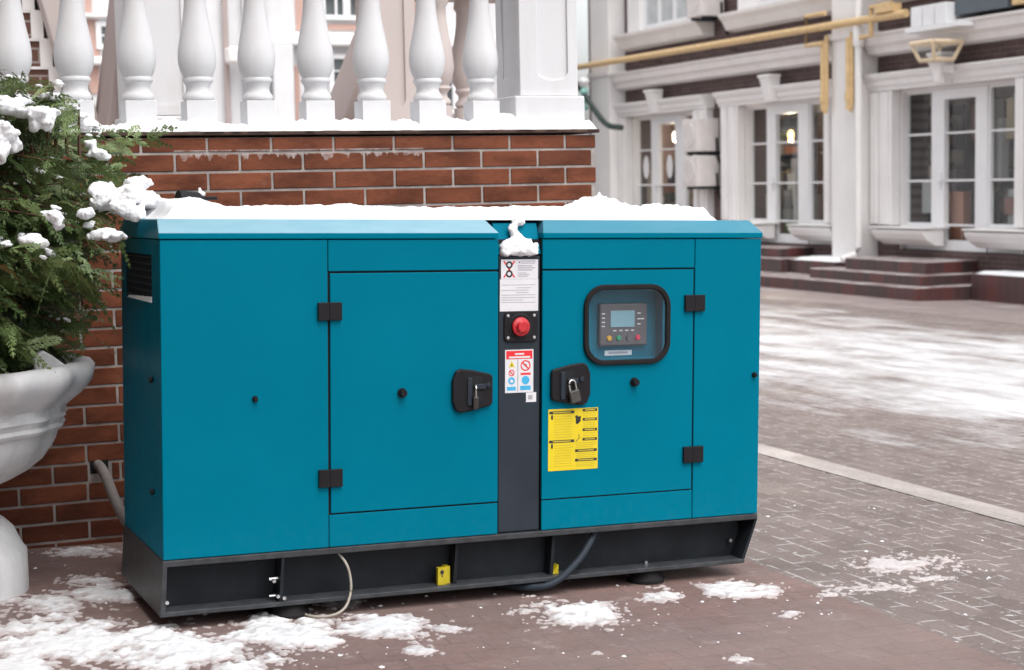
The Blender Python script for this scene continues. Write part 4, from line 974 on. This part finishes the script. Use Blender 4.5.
for x, y_, z in mb.v:
    a = math.atan2(y_-UY, x-UX); r = math.hypot(x-UX, y_-UY)
    k = 1.0
    if .40 < z < .585 and r > .2: k += .022*abs(math.cos(a*8))
    if .585 < z < .66: k += .014*math.cos(a*16)+.012*noise.noise(Vector((x*14, y_*14, z*14)))
    if .66 < z < .84: k += .016*math.cos(a*16)+.03*noise.noise(Vector((x*6, y_*6, z*6)))
    vv.append((UX+(x-UX)*k, UY+(y_-UY)*k, z))
mb.v = vv; mb.build('bowl', M['urn'], t, smooth=True)
mb = MB(); mb.lathe([(.40, .77), (.35, .79), (.2, .80), (.001, .80)], (UX, UY, 0), 32); mb.build('soil', M['soil'], t, smooth=True)
mb = MB(); mb.prism([(.62, .79), (.71, .79), (.735, .81), (.68, .855), (.645, .878), (.61, .855)], 5.60, 5.64, 'y'); tag(mb.build('stone_shard', M['urn'], bevel=.008), 'grey pointed stone shard standing in the urn under the bush', 'stone')

# ------------------------------------------------------------------ cypress bush
def bush():
    rng = random.Random(11)
    t = thing('cypress_bush', 'green cypress bush with snow on its branches growing in the stone urn', 'bush', (UX, UY, .8))
    mb = MB()
    mb.tube([(UX, UY, .75), (UX+.01, UY, 1.2), (UX-.02, UY+.02, 1.5), (UX-.03, UY, 1.7)], .035, 10, .25)
    verts = []; faces = []; tints = []
    tips = []
    def spray(o, d, nrm, L, tint):
        d = d.normalized(); side = d.cross(nrm)
        if side.length < .1: side = d.cross(Vector((0, 0, 1)))
        side.normalize(); up = side.cross(d)
        def leaf(p, q, w):
            dd = (q-p); s = dd.cross(up)
            if s.length < 1e-6: return
            s = s.normalized()*w; b = len(verts); m = p+dd*.4
            verts.extend([p, m+s, q, m-s]); faces.append((b, b+1, b+2, b+3)); tints.append(min(1., max(0., tint+rng.uniform(-.08, .08))))
        n = 9; droop = rng.uniform(.15, .55); wv = rng.uniform(-.35, .35); br = rng.uniform(.34, .52)
        def pt(f): return o+d*L*f-Vector((0, 0, 1))*(L*droop*f*f)+side*(L*wv*f*f)
        for i in range(n):
            f = i/n; p = pt(f); p2 = pt(f+1.2/n); ax = (p2-p).normalized()
            leaf(p, p2, .0027)
            bl = L*br*(1-f*.8)*(.6+.4*min(1, f*4))*rng.uniform(.7, 1.15)
            for sgn in (-1, 1):
                if rng.random() < .08: continue
                bd = (ax*.95+side*sgn*.62+up*rng.uniform(-.25, .25)-Vector((0, 0, .2))).normalized(); q = p+bd*bl
                leaf(p, q, .0026)
                for g in (.3, .6):
                    c = p+bd*bl*g
                    for s2 in (-1, 1):
                        cd = (bd*.95+bd.cross(up)*s2*.48+up*rng.uniform(-.2, .2)).normalized(); leaf(c, c+cd*bl*.46*(1.2-g), .0023)
    # branches radiating from the trunk, sprays along the outer half of each
    nb = 480
    for k in range(nb):
        z0 = .96+.72*(k/nb)
        a = rng.uniform(0, 2*math.pi)
        hfac = (z0-.96)/.72
        reach = (.67-.18*max(0, hfac-.6)/.4)*rng.uniform(.55, 1.06)*(1.45 if math.cos(a) < -.25 else 1)*(1.12 if hfac > .5 and math.cos(a) > .3 else 1)  # unseen left branches lengthened to shade the generator's side and the wall
        if hfac < .40 and math.cos(a) > .05: reach *= .50+1.2*hfac
        el = rng.uniform(-.25, .22)+hfac*.25
        if hfac > .7 and rng.random() < .28: el += rng.uniform(.2, .6); reach *= .55
        base = Vector((UX, UY, z0-.1)); dirv = Vector((math.cos(a), math.sin(a), el))
        if k >= nb-9: base = Vector((.50+.035*(k-nb+9), 5.50+rng.uniform(0, .12), 1.52)); dirv = Vector((rng.uniform(-.15, .2), rng.uniform(-.1, .1), 1)); reach = rng.uniform(.22, .36)-.012*(k-nb+9); hfac = .9
        if base.y+dirv.y*reach > 6.44: reach = max(.15, (6.44-base.y)/dirv.y)
        # do not grow into the generator's side
        if base.x+dirv.x*reach > .74 and base.y+dirv.y*reach < 5.95 and z0 < 1.40: reach = max(.2, (.74-base.x)/dirv.x)
        tip = base+dirv*reach-Vector((0, 0, .10*reach))
        mb.tube([base, base+dirv*reach*.5, tip], .006, 4, .3)
        tips.append((tip, base+dirv*reach*.75, hfac))
        btint = rng.gauss(.45, .22)
        for j in range(12):
            f = .40+.62*(j/11)
            p = base+dirv*reach*f-Vector((0, 0, .10*reach*f*f))
            for q in range(1):
                d2 = Vector((math.cos(a+rng.uniform(-1.1, 1.1)), math.sin(a+rng.uniform(-1.1, 1.1)), rng.uniform(-.45, .55)))
                nr = Vector((rng.uniform(-1, 1), rng.uniform(-1, 1), rng.uniform(-.3, 1)))
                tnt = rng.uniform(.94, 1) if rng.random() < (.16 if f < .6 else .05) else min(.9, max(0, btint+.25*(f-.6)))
                spray(p, d2, nr, rng.choice((.06, .08, .10, .12, .14, .17))*rng.uniform(.85, 1.1), tnt)
    mb.build('branches', M['bark'], t, smooth=True)
    me = bpy.data.meshes.new('foliage'); off = OFF[t.name]
    me.from_pydata([tuple(v-off) for v in verts], [], faces); me.materials.append(M['leaf'])
    at = me.attributes.new('tint', 'FLOAT', 'FACE'); at.data.foreach_set('value', tints)
    o = bpy.data.objects.new('foliage', me); COL.objects.link(o); o.parent = t
    return tips
tips = bush()

# ------------------------------------------------------------------ snow
def fb(x, y, z=0., o=4): return noise.fractal(Vector((x, y, z)), 1.0, 2.0, o)
def height_snow(name, x0, x1, y0, y1, step, fn, basez, label, cat, mat=None, kind=None, lo=.0012, m='snow'):
    nx = int((x1-x0)/step)+1; ny = int((y1-y0)/step)+1
    H = [[fn(x0+i*step, y0+j*step) for j in range(ny)] for i in range(nx)]
    mb = MB(); idx = {}
    def vid(i, j):
        k = (i, j)
        if k not in idx:
            idx[k] = len(mb.v); h = H[i][j]; x, y_ = x0+i*step, y0+j*step
            mb.v.append((x, y_, basez(x, y_)+(h if h > lo else -.002)))
        return idx[k]
    for i in range(nx-1):
        for j in range(ny-1):
            if max(H[i][j], H[i+1][j], H[i][j+1], H[i+1][j+1]) > lo:
                mb.f.append((vid(i, j), vid(i+1, j), vid(i+1, j+1), vid(i, j+1))); mb.m.append(0)
    o = mb.build(name, M[m], smooth=False)
    th = [0.]*len(mb.v)
    for (i, j), k in idx.items(): th[k] = min(1., max(0., H[i][j]/.0125))
    at = o.data.attributes.new('thick', 'FLOAT', 'POINT'); at.data.foreach_set('value', th)
    o.data.polygons.foreach_set('use_smooth', [True]*len(o.data.polygons))
    if mat is not None: in_frame(o, mat)
    return tag(o, label, cat, kind=kind)
def sstep(a, b, x):
    t_ = max(0., min(1., (x-a)/(b-a))); return t_*t_*(3-2*t_)
def roof_h(x, y_):
    n = fb(x*7, y_*9, 3.1); n2 = fb(x*28, y_*28, 8.)
    edge = min((y_-.048)/.02, (GD-.05-y_)/.02, (x-.02)/.05, (2.02+.10*(y_/.6)+.04*n-x)/.10)
    if 1.135 < x < 1.30 and y_ < .12: edge = min(edge, (y_-.055)/.03+.2)
    h = .037+.013*n+.004*n2+.006*fb(x*2.5, y_*2, 9.)
    h += .030*math.exp(-((x-1.66)/.10)**2)*math.exp(-((y_-.32)/.16)**2)*(1.25+.8*n2)+.012*math.exp(-((x-1.86)/.07)**2)*(1+n2)
    h += .022*math.exp(-((x-.12)/.12)**2-((y_-.4)/.25)**2)*(1+n)
    return h*sstep(0, 1, edge) if edge > 0 else 0
height_snow('roof_snow', .0, 2.16, .03, .64, .0085, roof_h, lambda x, y_: 1.067, 'white layer of snow lying along the roof of the teal generator', 'snow', mat=G)
def ledge_h(x, y_):
    n = fb(x*9, y_*9, 1.7); n2 = fb(x*40, y_*40, 5.)
    edge = min((y_-(WY-.010+.016*n))/.012, (WY+.34-y_)/.02, (3.125-x)/.02)
    h = .028+.040*n+.004*n2+.030*math.exp(-((x-2.72)/.07)**2)
    return max(.004, h)*sstep(0, 1, edge) if edge > 0 else 0
height_snow('ledge_snow', -.2, 3.14, WY-.03, WY+.34, .0095, ledge_h, lambda x, y_: 1.6305, 'thin snow covering the wall ledge between the white balusters', 'snow')
# post recess snow
def blobs(name, lst, label, cat='snow', mat=None, seed=0, rough=.18, vox=.0045):
    mb = MB(); rr = random.Random(seed)
    bm = bmesh.new(); bmesh.ops.create_icosphere(bm, subdivisions=2, radius=1.)
    V = [v.co.copy() for v in bm.verts]; F = [tuple(v.index for v in f.verts) for f in bm.faces]; bm.free()
    full = []
    for (cx, cy, cz, rx, ry, rz) in lst:
        full.append((cx, cy, cz, rx*.9, ry*.9, rz*.9))
        for k in range(16):
            a = rr.uniform(0, 6.283); e = rr.uniform(-.7, .9); q = rr.uniform(.6, 1.08); f = rr.uniform(.13, .36)
            full.append((cx+rx*q*math.cos(a)*math.cos(e), cy+ry*q*math.sin(a)*math.cos(e), cz+rz*q*math.sin(e)*.9, rx*f, ry*f, rz*f*1.1))
    for (cx, cy, cz, rx, ry, rz) in full:
        s = rr.uniform(0, 50); vs = []
        for v in V:
            k = 1+rough*fb(v.x*1.2+s, v.y*1.2, v.z*1.2, 2)
            vs.append((cx+v.x*rx*k, cy+v.y*ry*k, cz+v.z*rz*k))
        mb._add(vs, F)
    o = mb.build(name, M['snow'])
    r = o.modifiers.new('merge', 'REMESH'); r.mode = 'VOXEL'; r.voxel_size = vox; r.use_smooth_shade = True
    sm = o.modifiers.new('soften', 'SMOOTH'); sm.factor = .6; sm.iterations = 11
    tx = bpy.data.textures.new('crumbly', 'CLOUDS'); tx.noise_scale = .009; tx.noise_depth = 4
    d = o.modifiers.new('crumbly', 'DISPLACE'); d.texture = tx; d.strength = .0085; d.texture_coords = 'LOCAL'; d.mid_level = .5
    if mat is not None: in_frame(o, mat)
    return tag(o, label, cat)
blobs('post_snow', [(1.216, .010, .966, .070, .020, .026), (1.168, .010, .975, .030, .018, .028), (1.262, .010, .968, .026, .018, .024), (1.21, .014, .99, .045, .016, .022), (1.205, .010, .962, .050, .022, .020), (1.165, .008, .955, .026, .018, .017), (1.255, .010, .955, .028, .018, .016), (1.215, .022, 1.000, .026, .018, .030), (1.20, .03, 1.03, .018, .02, .03), (1.228, .045, 1.06, .030, .02, .02), (1.17, .012, .985, .014, .012, .012)],
      'lump of snow caught in the notch above the dark middle post', mat=G, seed=3)
mb = MB()
vs_ = []
for i in range(25):
    y_ = vy0+.01+(vy1-vy0-.06)*i/24; vs_.append((y_, .008+.016*(1-i/24)*(.6+.5*abs(fb(y_*40, 0)))))
for i in range(24):
    (a, ha), (b, hb_) = vs_[i], vs_[i+1]
    mb.hexa([(-.004, a, vz0+.001), (.010, a, vz0+.001), (.010, b, vz0+.001), (-.004, b, vz0+.001)], [(.0, a, vz0+ha), (.010, a, vz0+ha), (.010, b, vz0+hb_), (.0, b, vz0+hb_)])
tag(in_frame(mb.build('vent_snow', M['snow']), G), 'strip of snow lying along the bottom of the side vent', 'snow')

# snow clumps on the bush
clumps = {
 'wide snow clump overhanging the left roof corner of the generator': [(.87, 5.50, 1.372, .06, .07, .045), (.93, 5.48, 1.385, .065, .07, .04), (.985, 5.50, 1.372, .06, .07, .035), (.965, 5.55, 1.425, .05, .05, .03), (.905, 5.44, 1.345, .04, .04, .035), (.94, 5.42, 1.325, .04, .03, .03), (.84, 5.52, 1.40, .04, .04, .04), (.83, 5.5, 1.36, .03, .03, .03), (1.03, 5.52, 1.35, .05, .06, .025)],
 'snow clump hanging low beside the side vent': [(.815, 5.36, 1.262, .040, .04, .022), (.855, 5.36, 1.255, .040, .04, .022), (.835, 5.35, 1.272, .030, .03, .016)],
 'big snow clump at the left edge above the bush': [(.47, 5.28, 1.56, .05, .06, .05), (.52, 5.28, 1.585, .045, .05, .045), (.55, 5.30, 1.55, .03, .04, .03), (.50, 5.26, 1.525, .035, .04, .04), (.44, 5.3, 1.60, .06, .06, .03)],
 'snow clump near the bush top under the second baluster': [(.645, 5.40, 1.645, .045, .05, .035), (.665, 5.40, 1.625, .03, .04, .035), (.63, 5.40, 1.615, .022, .03, .03), (.69, 5.42, 1.655, .03, .03, .015)],
 'flat snow on the bush crown beside the first baluster': [(.56, 5.42, 1.665, .05, .06, .022), (.60, 5.43, 1.655, .04, .05, .02), (.53, 5.43, 1.69, .05, .05, .022), (.59, 5.44, 1.69, .03, .04, .018)],
 'snow on the upper right bush branches by the third baluster': [(.735, 5.55, 1.665, .05, .05, .022), (.78, 5.58, 1.65, .05, .05, .018), (.81, 5.6, 1.615, .03, .04, .02), (.765, 5.56, 1.635, .03, .04, .02), (.70, 5.54, 1.71, .035, .04, .02)],
 'snow sprinkled on the right flank of the bush near the brick wall': [(.845, 5.58, 1.53, .030, .035, .018), (.87, 5.60, 1.515, .03, .03, .014), (.83, 5.59, 1.56, .022, .03, .015)],
 'small upright snow clump in the middle of the bush': [(.655, 5.24, 1.328, .026, .03, .024), (.668, 5.24, 1.305, .02, .03, .028), (.635, 5.25, 1.335, .018, .02, .014)],
 'flat snow clump low on the left half of the bush': [(.575, 5.22, 1.255, .034, .035, .018), (.605, 5.22, 1.245, .034, .035, .017), (.59, 5.22, 1.268, .025, .03, .012)],
 'small snow clump left of the roof corner': [(.77, 5.38, 1.33, .026, .03, .022), (.785, 5.385, 1.335, .02, .03, .018)],
}
for i, (lab, lst) in enumerate(clumps.items()):
    blobs('snow_clump', lst, lab, seed=20+i, rough=.28, vox=.0042)['group'] = 'snow clumps on the bush'
blobs('exhaust_snow', [(.255, .55, 1.150, .016, .02, .012), (.25, .552, 1.163, .008, .01, .010)], 'small snow cap on the black exhaust outlet', mat=G, seed=5, vox=.003)

rr = random.Random(9); mb = MB()
bm = bmesh.new(); bmesh.ops.create_icosphere(bm, subdivisions=2, radius=1.); BV = [v.co.copy() for v in bm.verts]; BF = [tuple(v.index for v in f.verts) for f in bm.faces]; bm.free()
for tip, mid, hf in tips:
    if hf < .18 or rr.random() > .16+.34*hf: continue
    for k in range(rr.randint(2, 6)):
        q = rr.uniform(.2, 1.05); p = mid.lerp(tip, q)+Vector((rr.gauss(0, .022), rr.gauss(0, .022), rr.uniform(.004, .016)))
        a = rr.choice((.004, .006, .008, .012, .017)); b2 = a*rr.uniform(.5, 1.3); c2 = a*rr.uniform(.35, .7); s0 = rr.uniform(0, 90); tilt = rr.uniform(-.4, .4)
        vs = []
        for v in BV:
            kf = 1+.35*fb(v.x*1.4+s0, v.y*1.4, v.z*1.4, 3); vs.append((p.x+v.x*a*kf, p.y+v.y*b2*kf, p.z+v.z*c2*kf+v.x*a*tilt))
        mb._add(vs, BF)
tag(mb.build('snow_on_twigs', M['snow'], smooth=True), kind='stuff')

# snow on the paving
PATCH = [(0.59, 5.032, 0.226, -0.087, 0.04, 0.309), (0.918, 4.844, 0.252, -0.098, 0.052, 0.257), (1.278, 4.917, 0.205, -0.079, 0.059, 0.221), (1.564, 4.885, 0.164, -0.063, 0.048, 0.147), (0.834, 5.628, 0.112, -0.043, 0.034, 0.213), (0.814, 5.829, 0.099, -0.038, 0.012, 0.079), (2.216, 4.814, 0.17, -0.066, 0.07, 0.15), (2.591, 4.923, 0.065, -0.025, 0.042, 0.079), (2.904, 4.914, 0.126, -0.048, 0.056, 0.094), (1.584, 4.562, 0.051, -0.02, 0.015, 0.042), (1.759, 4.77, 0.059, -0.023, 0.017, 0.047), (3.699, 5.044, 0.179, -0.068, 0.087, 0.119), (3.318, 4.755, 0.116, -0.045, 0.054, 0.078), (0.595, 5.568, 0.124, -0.048, 0.014, 0.115), (0.854, 6.353, 0.125, -0.047, 0.013, 0.094), (0.422, 4.808, 0.16, -0.062, 0.022, 0.22), (1.513, 5.215, 0.063, -0.024, 0.024, 0.081), (3.632, 4.802, 0.069, -0.026, 0.041, 0.054), (2.875, 4.545, 0.031, -0.012, 0.022, 0.035), (3.176, 4.73, 0.066, -0.025, 0.034, 0.051), (2.076, 4.335, 0.039, -0.015, 0.015, 0.03), (2.441, 4.135, 0.033, -0.013, 0.017, 0.028)]
FLAT = {11, 12, 17, 19}
def ground_h(x, y_):
    best = -9.; flat = 1.
    for k, (cx, cy, ax, ay, bx, by) in enumerate(PATCH):
        det = ax*by-ay*bx; dx, dy = x-cx, y_-cy
        if abs(dx) > .5 or abs(dy) > .6: continue
        u = (dx*by-dy*bx)/det; v = (ax*dy-ay*dx)/det
        q = 1-math.hypot(u, v)
        if q > best: best = q; flat = .3 if k in FLAT else min(1., .2+8*abs(det)**.5*.45)
    if best < -.7: return 0
    n = fb(x*8, y_*8, .3, 4); n2 = fb(x*30, y_*30, 4., 3)
    q = best+.72*n+.36*n2
    sc = 1.
    if q < .12:
        if q > -.30 and fb(x*34, y_*34, 7., 3) > .22+.9*max(0, -q): return .0028
        return 0
    t_ = min(1., (q-.12)/.55)
    return flat*(.0022+.0105*t_*(1+.5*n2)+.003*t_*fb(x*80, y_*80, 2., 2))
height_snow('ground_snow', .2, 4.0, 4.0, 6.47, .007, ground_h, lambda x, y_: gz(x)+.001, None, None, kind='stuff', lo=.002, m='gsnow')
def crumbs():
    rr = random.Random(4); mb = MB()
    for k in range(240):
        if rr.random() < .6:
            c = PATCH[rr.randrange(len(PATCH))]; x = c[0]+rr.gauss(0, .28); y_ = c[1]+rr.gauss(0, .22)
        else: x = rr.uniform(.4, 4.6); y_ = rr.uniform(3.6, 6.3)
        if y_ > 6.45: continue
        s = rr.choice((.002, .003, .003, .004, .005, .008)); z = gz(x); n = 6; a0 = rr.uniform(0, 6)
        ring_ = [(x+s*rr.uniform(.6, 1.6)*math.cos(a0+i*math.pi/3), y_+s*rr.uniform(.6, 1.6)*math.sin(a0+i*math.pi/3), z) for i in range(n)]
        b = len(mb.v); mb.v += ring_+[(x, y_, z+s*.6)]
        for i in range(n): mb.f.append((b+i, b+(i+1) % n, b+n)); mb.m.append(0)
    tag(mb.build('snow_crumbs', M['snow']), kind='stuff')
crumbs()
# snow on the ledges across the square
def flat_snow(x0, x1, y0, y1, z, lab, h=.035):
    height_snow('ledge_snow', x0, x1, y0, y1, .05, lambda x, y_: (h+.015*fb(x*3, y_*3))*sstep(0, 1, min((x-x0-.02)/.08, (x1-x)/.05, (y_-y0)/.08, (y1-y_)/.08)), lambda x, y_: z, lab, 'snow')
flat_snow(15.15, 15.74, 16, 19.05, -.019, 'snow lying on the tiled ledge at right of the steps')
flat_snow(15.0, 15.74, 22.36, 23.6, .031, 'snow lying on the small ledge between the two flights of steps', .05)
